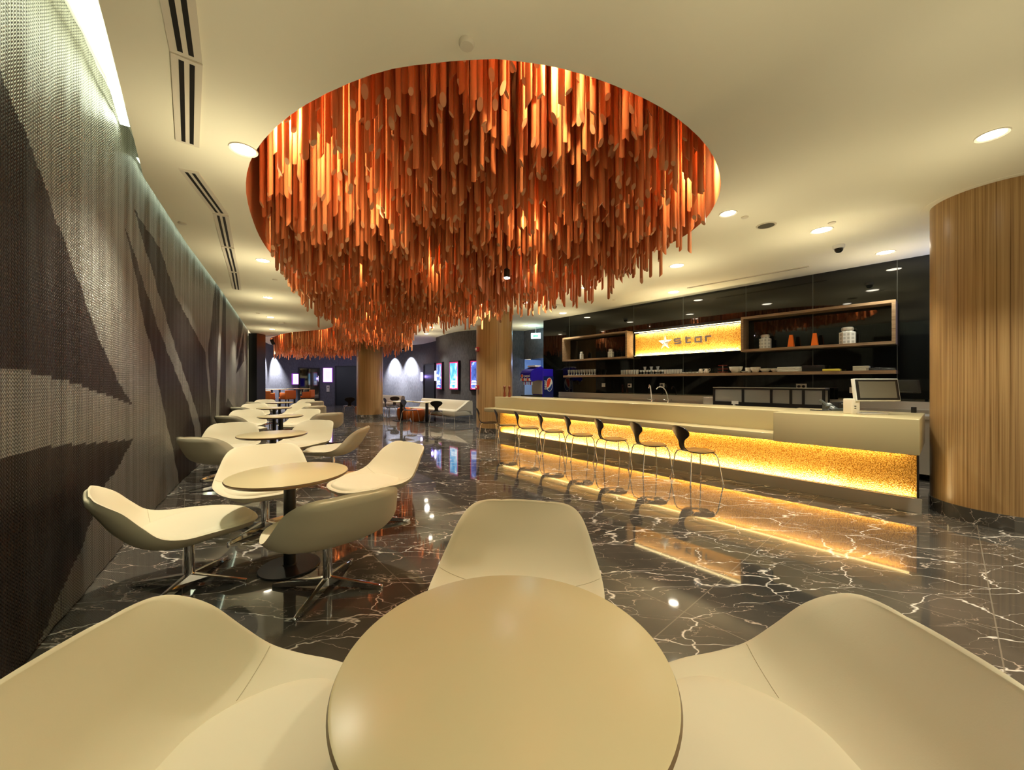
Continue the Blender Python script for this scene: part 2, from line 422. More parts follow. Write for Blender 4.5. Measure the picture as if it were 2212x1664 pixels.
# wall and blue-lit corridor left of the bar wall
a = Vector((.47, 14.7, 0)); b = Vector((3.2, 11.4, 0)); dn = (b - a).normalized(); nn = Vector((-dn.y, dn.x, 0))
eb = MB()
def wallq(s0, s1, z0, z1, off=0): eb.add([a + dn * s0 + nn * off + Vector((0, 0, z0)), a + dn * s1 + nn * off + Vector((0, 0, z0)), a + dn * s1 + nn * off + Vector((0, 0, z1)), a + dn * s0 + nn * off + Vector((0, 0, z1))], [(0, 1, 2, 3)])
wallq(0, 4.2, 2.32, H); wallq(0, .03, 0, 2.32)
struct(eb.build('wall_end', 'dark_wallcover', smooth=0))
eb = MB(); wallq(-.6, 4.2, 0, 2.7, .9)
eb.add([a + Vector((0, 0, 0)), a + nn * .9, a + nn * .9 + Vector((0, 0, 2.32)), a + Vector((0, 0, 2.32))], [(0, 1, 2, 3)])
struct(eb.build('wall_corridor', 'blue_corridor', smooth=0))
point('corridor_lamp', a + dn * 1.2 + nn * .45 + Vector((0, 0, 2.2)), 26, (.42, .62, 1.0), .1)

# mirrored lift door, and dark doorways whose shade is painted as black panels
def on_back(px, arr=None):                             # where the sight line of a column of pixels meets the back wall
    k = (px - CX) / F; best = None
    for (x1, y1), (x2, y2) in list(zip(curve, curve[1:])) + list(zip(c2, c2[1:])):
        den = (x2 - x1) - k * (y2 - y1)
        if abs(den) < 1e-9: continue
        s = (k * y1 - x1) / den
        if -1e-6 <= s <= 1 + 1e-6:
            p = Vector((x1 + s * (x2 - x1), y1 + s * (y2 - y1), 0))
            if best is None or p.y < best[0].y: best = (p, Vector((x2 - x1, y2 - y1, 0)).normalized())
    return best
def wall_panel(px0, px1):                              # empty-local frame: x along the wall to the right, y into the wall
    p0, _ = on_back(px0); p1, _ = on_back(px1); d = p1 - p0
    return (p0 + p1) / 2, d.length, math.atan2(d.y, d.x)
def zat(py, p): return EYE - (py - CY) / F * p.y
for i, (x0, x1, ptop, mt) in enumerate([(647, 688, 797, 'mirror'), (727, 771, 793, 'door_black'), (918.5, 941, 788, 'door_black')]):
    c, wd, rz = wall_panel(x0, x1); zt = zat(ptop, c); o = thing('door_%d' % (i + 1), None, None, c, rz); struct(o)
    f = MB(); f.box((-wd / 2 - .06, -.09, 0), (-wd / 2, .06, zt + .06)); f.box((wd / 2, -.09, 0), (wd / 2 + .06, .06, zt + .06)); f.box((-wd / 2, -.09, zt), (wd / 2, .06, zt + .06))
    f.build('door_frame', 'black_paint', o, smooth=0)
    f = MB(); f.box((-wd / 2, -.06, .005), (wd / 2, -.04, zt)); f.build('door_panel', mt, o, smooth=0)

# bar wall: black glass
gb = MB(Matrix.Rotation(ANG, 4, 'Z'))
WV = 8.74
gb.box((-8.6, WV, 0), (3.0, WV + .15, H)); struct(gb.build('wall_right', 'black_glass', smooth=0))
gb = MB(Matrix.Rotation(ANG, 4, 'Z'))
for u in (7.5, 5.33, 4.05, 2.75, 1.65, .56): gb.box((-u - .004, WV - .002, 1.0), (-u + .004, WV + .01, H))
struct(tag(gb.build('trim_3', 'seam', smooth=0), kind='structure'))

# columns
def column(x, y, r, ztop, label):
    t = thing('round_column', label, 'column', (x, y, 0))
    c = MB(); c.lathe([(r, .15), (r, ztop)], n=96, cap=False); c.build('veneer_shaft', 'column_veneer', t)
    c = MB(); c.lathe([(r + .012, 0), (r + .012, .15), (r - .02, .15)], n=96, cap=False); c.build('marble_base', 'marble_base', t)
    if ztop < H + .1:
        c = MB(); c.lathe([(r + .07, H - .004), (r + .075, H), ], n=96, cap=False); c.lathe([(r, H - .004), (r + .07, H - .004)], n=96, cap=False); c.build('ceiling_collar', 'plaster', t)
    return t
column(5.19, 4.01, .50, H, 'wood veneer round column at the near end of the bar')
column(-.511, 10.97, .524, H, 'wood veneer round column at the far end of the bar')
column(-5.743, 15.22, .498, TOPZ, 'wood veneer round column rising into the hanging orange rods')

# ------------------------------------------------------------------ chain curtain
DARK = [[(-400, 90), (0, 155), (50, 290), (105, 430), (150, 560), (180, 650), (215, 740), (250, 820), (287, 878), (210, 850), (150, 830), (75, 812), (0, 797), (-400, 740)],
        [(-400, 1060), (0, 995), (75, 975), (150, 965), (220, 960), (287, 952), (257, 1010), (227, 1049), (206, 1104), (172, 1192), (144, 1255), (106, 1346), (79, 1398), (58, 1463), (0, 1560), (-400, 2100)],
        [(271, 494), (311, 700), (334, 784), (349, 868), (366, 944), (383, 1020), (388, 1060), (425, 1030), (419, 923), (404, 868), (362, 763), (338, 700)],
        [(288, 454), (345, 538), (380, 643), (408, 695), (443, 762), (452, 860), (458, 960), (440, 1000), (432, 917), (412, 851), (379, 755), (362, 700)],
        [(466.5, 600), (476, 615), (467.6, 859), (464, 980), (455, 980), (454.6, 859), (449, 760)],
        [(481.7, 620), (488, 630), (488, 842), (484, 980), (470, 980), (474, 859)],
        [(517, 680), (525, 700), (514, 770), (508.7, 790)],
        [(526, 718), (527, 781), (509.8, 809)],
        [(492, 861), (507, 886), (500, 930), (470, 930)]]
t = thing('chain_curtain', 'shimmering metal chain curtain with brown angular shards along the left wall', 'curtain', (0, 0, 0))
pts = []                                              # dense samples of the plan line, 22 mm strands
for (x1, y1), (x2, y2) in zip(CUR, CUR[1:]):
    n = max(1, int(math.hypot(x2 - x1, y2 - y1) / .022))
    pts += [(x1 + (x2 - x1) * i / n, y1 + (y2 - y1) * i / n) for i in range(n)]
pts.append(CUR[-1])
ZT = 3.80; NZ = 152; dz = ZT / NZ
rows = []; s_acc = 0; ss = []
for i, (x, y) in enumerate(pts):
    if i: s_acc += math.hypot(x - pts[i - 1][0], y - pts[i - 1][1])
    ss.append(s_acc)
    a0 = Vector(pts[max(i - 1, 0)]); b0 = Vector(pts[min(i + 1, len(pts) - 1)]); d = (b0 - a0).normalized()
    wv = .0035 * math.sin(s_acc * 11.0 + 1.7 * math.sin(s_acc * 1.3)) + .0025 * math.sin(s_acc * 27 + 2.0)
    rows.append((x - d.y * wv, y + d.x * wv))
me = bpy.data.meshes.new('chain_sheet')
vs = [(x, y, k * dz + .012) for x, y in rows for k in range(NZ + 1)]
fs = []; mi = []
for i in range(len(rows) - 1):
    xm, ym = pts[i]
    for k in range(NZ):
        fs.append((i * (NZ + 1) + k, (i + 1) * (NZ + 1) + k, (i + 1) * (NZ + 1) + k + 1, i * (NZ + 1) + k + 1))
        dk = 0
        if ym > .8:
            px = CX + xm / ym * F; py = CY + (EYE - (k + .5) * dz) / ym * F
            dk = 1 if any(inside(px, py, pl) for pl in DARK) else 0
        else: dk = 1 if (k * dz < 1.15 or 1.5 < k * dz < 3.0) else 0
        mi.append(dk)
me.from_pydata(vs, [], fs); me.materials.append(MATS['chain_silver']); me.materials.append(MATS['chain_brown'])
me.polygons.foreach_set('material_index', mi); me.polygons.foreach_set('use_smooth', [True] * len(fs))
uvl = me.uv_layers.new(name='UVMap'); buf = []
for lp in me.loops:
    i, k = divmod(lp.vertex_index, NZ + 1); buf += [ss[i], k * dz]
uvl.data.foreach_set('uv', buf); me.update()
o = bpy.data.objects.new('chain_sheet', me); COL.objects.link(o); o.parent = t
c = MB(); c.tube(strip(CUR, 0, ZT), .012, 6); c.build('hanging_rail', 'steel', t)

# ------------------------------------------------------------------ hanging rods
ch = thing('rod_chandelier', 'huge cloud of hanging orange wooden rods filling the ceiling opening', 'chandelier', (-3.5, 9.5, H))
OX, OY = -3.5, 9.5
def rod(mb, x, y, zt, r, n=10):
    top = TOPZ - .04; a = random.uniform(0, 2 * PI); tilt = random.uniform(.7, 1.9) * r
    lo, hi = [], []
    for k in range(n):
        t = 2 * PI * k / n; dx, dy = r * math.cos(t), r * math.sin(t)
        lo.append((x + dx - OX, y + dy - OY, zt + tilt * math.cos(t - a) - H)); hi.append((x + dx - OX, y + dy - OY, top - H))
    mb.add(lo + hi, [(k, (k + 1) % n, n + (k + 1) % n, n + k) for k in range(n)], 0)
    mb.add(lo, [tuple(range(n - 1, -1, -1))], 1)
rods = []
sp = .114; gy = 2.0
while gy < 20.4:
    gx = -12.0
    while gx < 2.6:
        x = gx + random.uniform(-.045, .045); y = gy + random.uniform(-.045, .045)
        if inside(x, y, HOLE) and not (random.random() < .5 and math.hypot(x + 2.2, y - 4.0) < .75) and edge_dist(x, y, HOLE) > (.10 if y > 4 else .14) and math.hypot(x + 5.743, y - 15.22) > .60:
            base = H + .22 - max(0, min(1, (y - 2.6) / 3.9)) * .60 - max(0, min(1, (y - 11) / 4)) * .12
            rods.append((x, y, base + random.triangular(-.38, .36, .02)))
        gx += sp
    gy += sp
rods.sort(key=lambda p: (p[0] ** 2 + p[1] ** 2))
rest = MB()
for i, (x, y, z) in enumerate(rods):
    r = random.uniform(.019, .0255)
    if i < 100:
        mb = MB(); rod(mb, x, y, z, r, 14); mb.build('rod', ['rod_grain', 'rod_cut'], ch)
    else: rod(rest, x, y, z, r, 10 if y < 9 else 7)
tag(rest.build('rods', ['rod_grain', 'rod_cut'], ch), kind='stuff')
fr = MB()
for k in range(9): fr.box((-9 + k * 1.2, -7.0, 1.10), (-8.92 + k * 1.2, 10.2, 1.16))
# lamps hidden inside the recess, close to its rim
for i, (x, y, e) in enumerate([(.35, 2.62, 120), (-2.05, 3.42, 80), (2.0, 4.1, 60), (-3.6, 6.0, 16), (1.3, 6.6, 22), (-4.45, 9.2, 30), (-.9, 8.95, 25),
                               (-2.7, 11.6, 60), (-5.1, 12.2, 60), (-6.9, 14.6, 60), (-3.7, 15.2, 60), (-9.8, 16.4, 70), (-11.2, 18.6, 45), (-7.4, 17.2, 60), (-5.3, 17.2, 50), (-8.6, 19.4, 40)]):
    point('recess_lamp', (x, y, H + (.42 if y < 9 else .22)), e * (1.0 if y < 9 else 1.7), ORANGE, .06).visible_glossy = False
for x, y, e in [(-5.0, 13.3, 34), (-4.1, 11.3, 22), (-6.6, 16.6, 24), (-8.6, 17.6, 26), (-10.2, 18.4, 22), (-3.9, 13.2, 18), (-4.6, 9.9, 14), (-2.4, 10.2, 12), (-7.6, 15.4, 20), (-1.6, 4.3, 16), (.2, 4.6, 16), (-1.2, 6.1, 18), (.3, 6.2, 14), (-2.6, 6.4, 16), (-3.0, 8.2, 18), (-1.2, 8.0, 16), (-3.6, 9.6, 14)]:
    point('recess_lamp', (x, y, H - (.22 if y > 9.5 else .02)), e * (.6 if y > 9.5 else .55), ORANGE, .08).visible_glossy = False  # unseen fill lamps added among the rods to brighten them and the column
o = thing('accent_spot', 'small bright star-like spot lamp among the rod tips near the far column', 'lamp', Vector((0, 0, 0)))
sp_ = fl(1095, 597, 2.98); o.location = sp_
c = MB(); c.lathe([(.044, -.02), (.046, 0), (.042, .10), (.01, .12)], n=20); c.build('lamp_body', 'black_metal', o)
c = MB(); c.lathe([(.044, -.024), (.030, -.036)], n=20); c.build('lamp_lens', 'star_light', o)
c = MB(); c.tube([(0, 0, .12), (0, 0, TOPZ - sp_.z)], .006, 8); c.build('stem', 'black_metal', o)

# ------------------------------------------------------------------ ceiling fittings
def downlight(p, label, r=.085, energy=70, size=92, blend=.6, color=WARM, grp=None, glow=20):
    t = thing('downlight', label, 'ceiling light', (p[0], p[1], H), 0, grp)
    c = MB(); c.lathe([(r, -.002), (r + .018, -.010), (r + .022, -.002)], n=36, cap=False); c.build('trim_ring', 'white_trim', t)
    c = MB(); c.lathe([(r, -.004), (.001, -.006)], n=36, cap=False); c.build('lamp_face', 'lamp_disc', t, smooth=0)
    spot('downlight_beam', (p[0], p[1], H - .03), (p[0], p[1], 0), energy, size, blend, color, .07)
    spot('ceiling_wash', (p[0], p[1], H - .85), (p[0], p[1], H), glow, 172, 1.0, TAN, .02).visible_glossy = False  # unseen uplight without a fixture, added to brighten the ceiling
ORD = ['first', 'second', 'third', 'fourth', 'fifth', 'sixth']
for i, px in enumerate([(526, 323), (568, 562.7), (578.6, 642.8), (584.4, 685.4), (588, 711.5)]):
    downlight(ce(*px), 'round recessed downlight beside the chain curtain, %s along that row from the camera' % ORD[i], .085, 230 if i < 2 else 250, 108, glow=26)
for i, px in enumerate([(1775, 497), (1462, 574), (1267, 621), (1134.7, 653.5)]):
    downlight(ce(*px), 'bright round downlight above the bar counter, %s from the near end of the counter' % ORD[i], .10, 150)
for i, px in enumerate([(1913, 545), (1455, 631), (1215.9, 676.4)]):
    downlight(ce(*px), 'round downlight close to the black glass wall, %s from the near column' % ORD[i], .095, 90)
for px, lb_ in [((2143, 291), 'round downlight nearest the camera above the near wood column'), ((1573, 461), 'small round downlight just right of the rod opening'),
               ((1183, 609.5), 'small downlight peeping between rod tips right of the starry spot'), ((1034, 636.6), 'small downlight peeping between rod tips left of the far column'),
               ((951, 665), 'small downlight at the far right rim of the rod opening'), ((928.4, 688), 'first small downlight left of the white ceiling cassette behind the rods'),
               ((933, 707), 'second small downlight behind the rods above the sofas'), ((920.5, 721), 'third and farthest small downlight behind the rods above the sofas'),
               ((1134.3, 703.6), 'small downlight beside the lit exit sign')]:
    downlight(ce(*px), lb_, .075, 190, glow=11 if px[0] > 1500 else 22)
for x, y, e in [(1.6, .35, 190), (4.2, .9, 130), (2.4, -2.0, 60)]:      # lamps of the hall behind the camera
    spot('hall_beam', (x, y, H - .03), (x, y, 0), e, 92, .6, WARM, .08)
for x, y, e in [(-1.45, 1.75, 6), (-.15, 1.35, 10), (1.2, 1.6, 9), (2.6, 1.9, 9), (4.0, 1.6, 6), (2.9, 3.4, 5), (-3.1, 4.6, 5), (-4.6, 7.4, 7)]:
    spot('ceiling_wash', (x, y, H - .95), (x, y, H), e, 172, 1.0, TAN, .02).visible_glossy = False  # more unseen fill aimed up, evening out the ceiling brightness

def diffuser(c0, c1, width, label, slots=2):           # slot diffuser between two ceiling points
    d = (c1 - c0); ln = d.length; t = thing('slot_diffuser', label, 'air vent', (*((c0 + c1) / 2).xy, H), math.atan2(d.y, d.x))
    f = MB(); f.box((-ln / 2, -width / 2, -.012), (ln / 2, width / 2, 0)); f.build('vent_frame', 'white_trim', t, smooth=0)
    for k in range(slots):
        yc = (k - (slots - 1) / 2) * width * .34
        s = MB(); s.box((-ln / 2 + .03, yc - width * .085, -.0135), (ln / 2 - .03, yc + width * .085, -.0125)); s.build('slot', 'black_paint', t, smooth=0)
V2 = lambda x, y: Vector((x, y, 0))
dl = [((-1.62, 1.80), (-1.975, 2.285)), ((-1.985, 2.30), (-2.69, 3.125)), ((-3.02, 3.52), (-3.42, 4.42)), ((-3.44, 4.45), (-4.15, 5.5)), ((-4.17, 5.53), (-4.98, 6.75)), ((-5.0, 6.78), (-5.88, 8.06))]
for i, (a_, b_) in enumerate(dl):
    diffuser(V2(*a_), V2(*b_), .15, 'white twin-slot air diffuser in the ceiling, %s of six along the chain curtain' % ORD[i])
diffuser(ce(1485, 622), ce(1748, 575), .05, 'long thin slot vent in the ceiling parallel to the black glass wall', 1)
diffuser(Vector((-11.1, 16.6, 0)), Vector((-9.9, 15.9, 0)), .16, 'far twin-slot air diffuser left of the rod opening')
def cdisc(name, px, r, h, mt, label, cat):
    p = ce(*px); c = MB(); c.lathe([(r * .98, 0), (r, -h * .6), (r * .85, -h), (.001, -h)], n=32, cap=False)
    return tag(c.build(name, mt, loc=(p.x, p.y, H)), label, cat)
cdisc('smoke_detector', (1008, 90), .045, .03, 'beige_plastic', 'round smoke detector in front of the rod opening', 'smoke detector')
cdisc('sprinkler_cover', (1609, 469), .04, .012, 'beige_plastic', 'tiny sprinkler disc beside the small downlight right of the rods', 'sprinkler')
cdisc('sprinkler_cover', (1797, 481), .04, .012, 'beige_plastic', 'tiny sprinkler disc beside the large nearest bar downlight', 'sprinkler')
cdisc('sprinkler_cover', (394, 482), .045, .012, 'beige_plastic', 'tiny sprinkler disc between the chain curtain and the slot diffusers', 'sprinkler')
cdisc('sprinkler_cover', (594, 604), .045, .012, 'beige_plastic', 'tiny sprinkler disc left of the rods behind the second curtain downlight', 'sprinkler')
cdisc('sprinkler_cover', (557, 677), .05, .012, 'beige_plastic', 'tiny sprinkler disc by the fourth curtain downlight', 'sprinkler')
cdisc('sprinkler_cover', (1327, 648), .045, .012, 'beige_plastic', 'tiny sprinkler disc near the black glass wall', 'sprinkler')
cdisc('smoke_detector', (608, 697), .09, .05, 'beige_plastic', 'small far smoke detector left of the rod opening', 'smoke detector')
p = ce(1655, 487); t = thing('ceiling_speaker', 'round grey flush speaker grille in the ceiling above the bar', 'speaker', (p.x, p.y, H))
c = MB(); c.lathe([(.09, -.008), (.001, -.009)], n=40, cap=False); c.build('speaker_grille', 'grille', t)
c = MB(); c.lathe([(.09, -.008), (.105, -.010), (.11, 0)], n=40, cap=False); c.build('rim', 'beige_plastic', t)
def dome(px, label, r):
    p = ce(*px); t = thing('dome_camera', label, 'security camera', (p.x, p.y, H))
    c = MB(); c.lathe([(r, 0), (r, -.03), (r * .9, -.05)], n=28); c.build('camera_housing', 'white_ceramic', t)
    c = MB(); c.lathe([(r * .75, -.05), (r * .68, -.08), (r * .4, -.105), (.001, -.112)], n=28, cap=False); c.build('dome_glass', 'black_glass', t)
dome((1812, 530), 'white dome security camera on the ceiling near the bar\'s near end', .07)
dome((1198, 658), 'white dome security camera on the ceiling left of the black glass wall', .075)
p = ce(974, 682); t = thing('ceiling_cassette', 'small white ceiling unit left of the far wood column', 'ceiling unit', (p.x, p.y, H), .3)
c = MB(); c.box((-.3, -.3, -.05), (.3, .3, 0), bev=.015); c.build('casing', 'white_trim', t)
c = MB(); c.box((-.2, -.2, -.056), (.2, .2, -.05)); c.build('inlet_grille', 'grille', t, smooth=0)
# emergency sign
p = P(10.25, 9.0); ex = Vector((.86, 13.6, 0)); t = thing('exit_sign', 'lit white exit sign hanging by the blue doorway', 'sign', (ex.x, ex.y, H - .42), -.25)
c = MB(); c.box((-.17, -.025, 0), (.17, .025, .2), bev=.006); c.build('sign_box', 'exit_glow', t)
c = MB(); c.box((-.005, -.005, .2), (.005, .005, .42)); c.build('hanger', 'steel', t, smooth=0)
c = MB(); c.add([(-.11, -.027, .09), (-.04, -.027, .15), (-.04, -.027, .115), (.09, -.027, .115), (.09, -.027, .065), (-.04, -.027, .065), (-.04, -.027, .03)], [(0, 6, 5, 4, 3, 2, 1)]); c.build('arrow', 'exit_green', t, smooth=0)
point('exit_glow', (ex.x - .1, ex.y - .35, H - .25), 5, (.35, .85, 1.0), .1)

# ------------------------------------------------------------------ lounge chairs and tables
CC = [(.388, .424), (.374, .426), (.335, .428), (.22, .424), (.06, .412), (-.10, .405), (-.25, .435), (-.345, .52), (-.408, .625), (-.448, .702), (-.469, .747), (-.475, .762)]
EE = [(.384, .424), (.362, .428), (.312, .436), (.21, .446), (.06, .456), (-.08, .462), (-.19, .497), (-.27, .577), (-.347, .670), (-.413, .724), (-.454, .753), (-.472, .762)]
WW = [(.10,), (.18,), (.255,), (.325,), (.378,), (.405,), (.402,), (.374,), (.340,), (.305,), (.250,), (.13,)]
NS, NT = 56, 25
def shell_pt(ci, ei, wi, t):
    b = abs(t) ** 2.3; return Vector((ci[0] * (1 - b) + ei[0] * b, t * wi[0], ci[1] * (1 - b) + ei[1] * b))
def make_lounge():
    t = thing('lounge_chair', 'x', 'chair')
    C_, E_, W_ = cr(CC, NS), cr(EE, NS), cr(WW, NS)
    inn = [[shell_pt(C_[i], E_[i], W_[i], -1 + 2 * j / (NT - 1)) for j in range(NT)] for i in range(NS)]
    def nrm(i, j):
        a = inn[min(i + 1, NS - 1)][j] - inn[max(i - 1, 0)][j]; b = inn[i][min(j + 1, NT - 1)] - inn[i][max(j - 1, 0)]
        return a.cross(b).normalized()
    out = []
    for i in range(NS):
        row = []
        for j in range(NT):
            tt = abs(-1 + 2 * j / (NT - 1)); ed = min(1.0, (1 - tt) * 3.2); es = min(1.0, min(i, NS - 1 - i) / 8)
            th = .014 + .034 * math.sqrt(max(0, ed)) * math.sqrt(es) + .014 * max(0, min(1, (NS * .6 - i) / 8)) * ed * es
            nn_ = nrm(i, j); row.append(inn[i][j] - nn_ * th * (1 if nn_.z > -.2 or True else 1))
        out.append(row)
    # inner normals must look up/forward
    up = nrm(NS // 3, NT // 2).z > 0
    if not up: out = [[inn[i][j] * 2 - out[i][j] for j in range(NT)] for i in range(NS)]
    m_ = MB(); m_.grid(inn, 0, flip=False); m_.grid(out, 0, flip=True)
    def rimloop(g): return [g[0][j] for j in range(NT)] + [g[i][NT - 1] for i in range(1, NS)] + [g[NS - 1][j] for j in range(NT - 2, -1, -1)] + [g[i][0] for i in range(NS - 2, 0, -1)]
    ri, ro = rimloop(inn), rimloop(out); k = len(ri)
    cen = [(a + b) / 2 for a, b in zip(ri, ro)]
    mid = []
    for q in range(k):
        d = ri[(q + 1) % k] - ri[q - 1]; nn_ = (ro[q] - ri[q]).cross(d)
        if nn_.length < 1e-9: nn_ = Vector((0, 0, 0))
        else: nn_.normalize()
        mid.append((cen[q], nn_))
    ctr = sum(ri, Vector()) / k
    sg = 1 if sum((nn_.dot(c_ - ctr)) for c_, nn_ in mid) > 0 else -1
    md = [c_ + nn_ * sg * .010 for c_, nn_ in mid]
    m_.add(ri + md + ro, [(q, (q + 1) % k, k + (q + 1) % k, k + q) for q in range(k)] + [(k + q, k + (q + 1) % k, 2 * k + (q + 1) % k, 2 * k + q) for q in range(k)])
    sh = m_.build('seat_shell', 'leather', t, smooth=75)
    bm = bmesh.new(); bm.from_mesh(sh.data); bmesh.ops.remove_doubles(bm, verts=bm.verts, dist=.0004); bmesh.ops.recalc_face_normals(bm, faces=bm.faces); bm.to_mesh(sh.data); bm.free()
    for sd in (0, 1):                                 # stitched side seams
        js = range(0, 6) if sd == 0 else range(NT - 1, NT - 7, -1)
        line = []
        for j in js:
            for i in range(16, 40):
                if inn[i][j].x >= -.185 > inn[i + 1][j].x:
                    f_ = (inn[i][j].x + .185) / (inn[i][j].x - inn[i + 1][j].x); line.append(inn[i][j].lerp(inn[i + 1][j], f_) + Vector((0, 0, .0004))); break
        sm_ = MB(); sm_.tube(line, .0011, 6); sm_.build('seam', 'seam_thread', t)
    # seat pad
    rows = []; NP, NQ = 25, 25
    iS = [6 + (NS * .535 - 6) * i / (NP - 1) for i in range(NP)]
    for i in range(NP):
        f = iS[i]; i0 = int(f); fr_ = f - i0; row = []
        sN = -1 + 2 * i / (NP - 1)
        wd = (1 - abs(sN) ** 2.6 * .9) ** .5
        for j in range(NQ):
            tN = -1 + 2 * j / (NQ - 1); tt = tN * .86 * max(.30, wd)
            a_ = shell_pt(C_[i0], E_[i0], W_[i0], tt).lerp(shell_pt(C_[min(i0 + 1, NS - 1)], E_[min(i0 + 1, NS - 1)], W_[min(i0 + 1, NS - 1)], tt), fr_)
            hgt = .034 * (1 - abs(sN) ** 5) ** .6 * (1 - abs(tN) ** 5) ** .6
            row.append(a_ + Vector((0, 0, hgt - .003)))
        rows.append(row)
    pm = MB(); pm.grid(rows, 0); pd = pm.build('seat_cushion', 'cushion_leather', t, smooth=80)
    b = MB(); b.lathe([(.030, .045), (.030, .35), (.055, .37), (.09, .385)], n=28); b.build('swivel_column', 'chrome', t)
    for q in range(4):
        an = PI / 4 + q * PI / 2; d = Vector((math.cos(an), math.sin(an), 0)); s_ = Vector((-d.y, d.x, 0)); lg = MB()
        rr = []
        for f, wd, zt, zb in ((.0, .026, .085, .030), (.10, .024, .070, .022), (.25, .019, .048, .010), (.385, .014, .028, 0.0), (.392, .010, .022, .002)):
            rr.append([d * f + s_ * wd + Vector((0, 0, zb)), d * f + s_ * wd * .8 + Vector((0, 0, zt - .004)), d * f + Vector((0, 0, zt)), d * f - s_ * wd * .8 + Vector((0, 0, zt - .004)), d * f - s_ * wd + Vector((0, 0, zb)), d * f + s_ * wd + Vector((0, 0, zb))])
        lg.grid(rr); lg.add(rr[-1][:5], [(0, 1, 2, 3, 4)]); lo_ = lg.build('base_leg', 'chrome', t, smooth=50)
    return t
GRP = None
LC = make_lounge(); first = [True]
def lounge(x, y, fx, fy, label):
    rz = math.atan2(fy, fx)
    if first[0]:
        first[0] = False; LC.location = (x, y, 0); LC.rotation_euler.z = rz; LC['label'] = label; return LC
    return dup(LC, (x, y, 0), rz, label)
def make_table():
    t = thing('round_table', 'x', 'table')
    r = .42
    c = MB(); c.lathe([(.001, .700), (r - .03, .702), (r - .008, .712), (r, .724), (r - .004, .733), (r - .010, .735), (.001, .735)], n=96, cap=False, mi=0)
    nf = 96
    for i in range(len(c.f)):
        if i // nf in (1, 2, 3): c.mi[i] = 1
    c.build('table_top', ['table_lacquer', 'table_edge'], t)
    c = MB(); c.lathe([(.042, .02), (.042, .70)], n=32); c.lathe([(.12, .69), (.12, .70)], n=32); c.build('pedestal', 'black_metal', t)
    c = MB(); c.lathe([(.21, 0), (.215, .006), (.21, .014), (.05, .022), (.045, .03)], n=48); c.build('foot_disc', 'black_metal', t)
    return t
TB = make_table(); tf = [True]
def table(x, y, label):
    if tf[0]: tf[0] = False; TB.location = (x, y, 0); TB['label'] = label; return
    dup(TB, (x, y, 0), random.uniform(0, 3), label)
table(-.016, .98, 'glossy beige round table in the foreground between three chairs')
table(-1.74, 2.95, 'glossy round table with four cream chairs, next behind the foreground set')
table(-3.28, 5.17, 'third round table from the camera along the chain curtain')
table(-4.86, 7.92, 'fourth round table from the camera along the chain curtain')
table(-6.56, 10.4, 'fifth round table from the camera along the chain curtain')
table(-8.08, 13.1, 'farthest of the low round tables, in front of the orange stools')
lounge(-.69, .96, 1, 0, 'cream lounge chair filling the lower left corner, left of foreground table')
lounge(.67, .97, -1, 0, 'cream lounge chair filling the lower right corner, right of foreground table')
lounge(0, 1.70, -.14, -.99, 'cream lounge chair facing the camera behind the foreground table')
lounge(-2.31, 2.70, .66, .75, 'cream lounge chair seen side-on with its back against the chain curtain')
lounge(-1.30, 2.655, -.69, .73, 'cream lounge chair with its back to the camera at second table')
lounge(-2.44, 3.72, .55, -.83, 'cream lounge chair facing the camera behind the left of second table')
lounge(-1.45, 3.88, -.62, -.78, 'cream lounge chair on the aisle side right of second table')
lounge(-3.88, 5.14, .12, .99, 'lounge chair with shaded olive back towards camera left of third table')
lounge(-4.45, 5.90, .45, -.9, 'cream lounge chair tucked by the curtain behind left of third table')
lounge(-3.50, 6.25, -.1, -1, 'cream lounge chair facing the camera behind third table')
lounge(-2.72, 5.72, -.97, -.08, 'lounge chair seen from its outer side, aisle side of third table')
lounge(-5.72, 8.08, .15, .99, 'lounge chair with shaded back to camera left of fourth table')
lounge(-6.28, 8.88, .5, -.87, 'cream lounge chair by the curtain behind left of fourth table')
lounge(-5.15, 9.05, -.1, -1, 'cream lounge chair facing the camera behind fourth table')
lounge(-4.38, 8.66, -.75, .66, 'lounge chair turned away on the aisle side of fourth table')
lounge(-7.35, 10.68, .2, .98, 'lounge chair with shaded back left of fifth table')
lounge(-7.88, 11.48, .5, -.87, 'cream lounge chair by the curtain behind fifth table')
lounge(-6.75, 11.6, -.1, -1, 'cream lounge chair facing the camera behind fifth table')
lounge(-5.98, 11.1, -.75, .66, 'brownish lounge chair turned away on the aisle side of fifth table')
lounge(-8.75, 13.28, .2, .98, 'lounge chair with shaded back left of farthest round table')
lounge(-9.28, 14.12, .5, -.87, 'cream lounge chair behind left of farthest round table')
lounge(-8.05, 14.3, -.1, -1, 'cream lounge chair facing the camera behind farthest round table')
lounge(-7.36, 13.72, -.75, .66, 'brownish lounge chair turned away right of farthest round table')

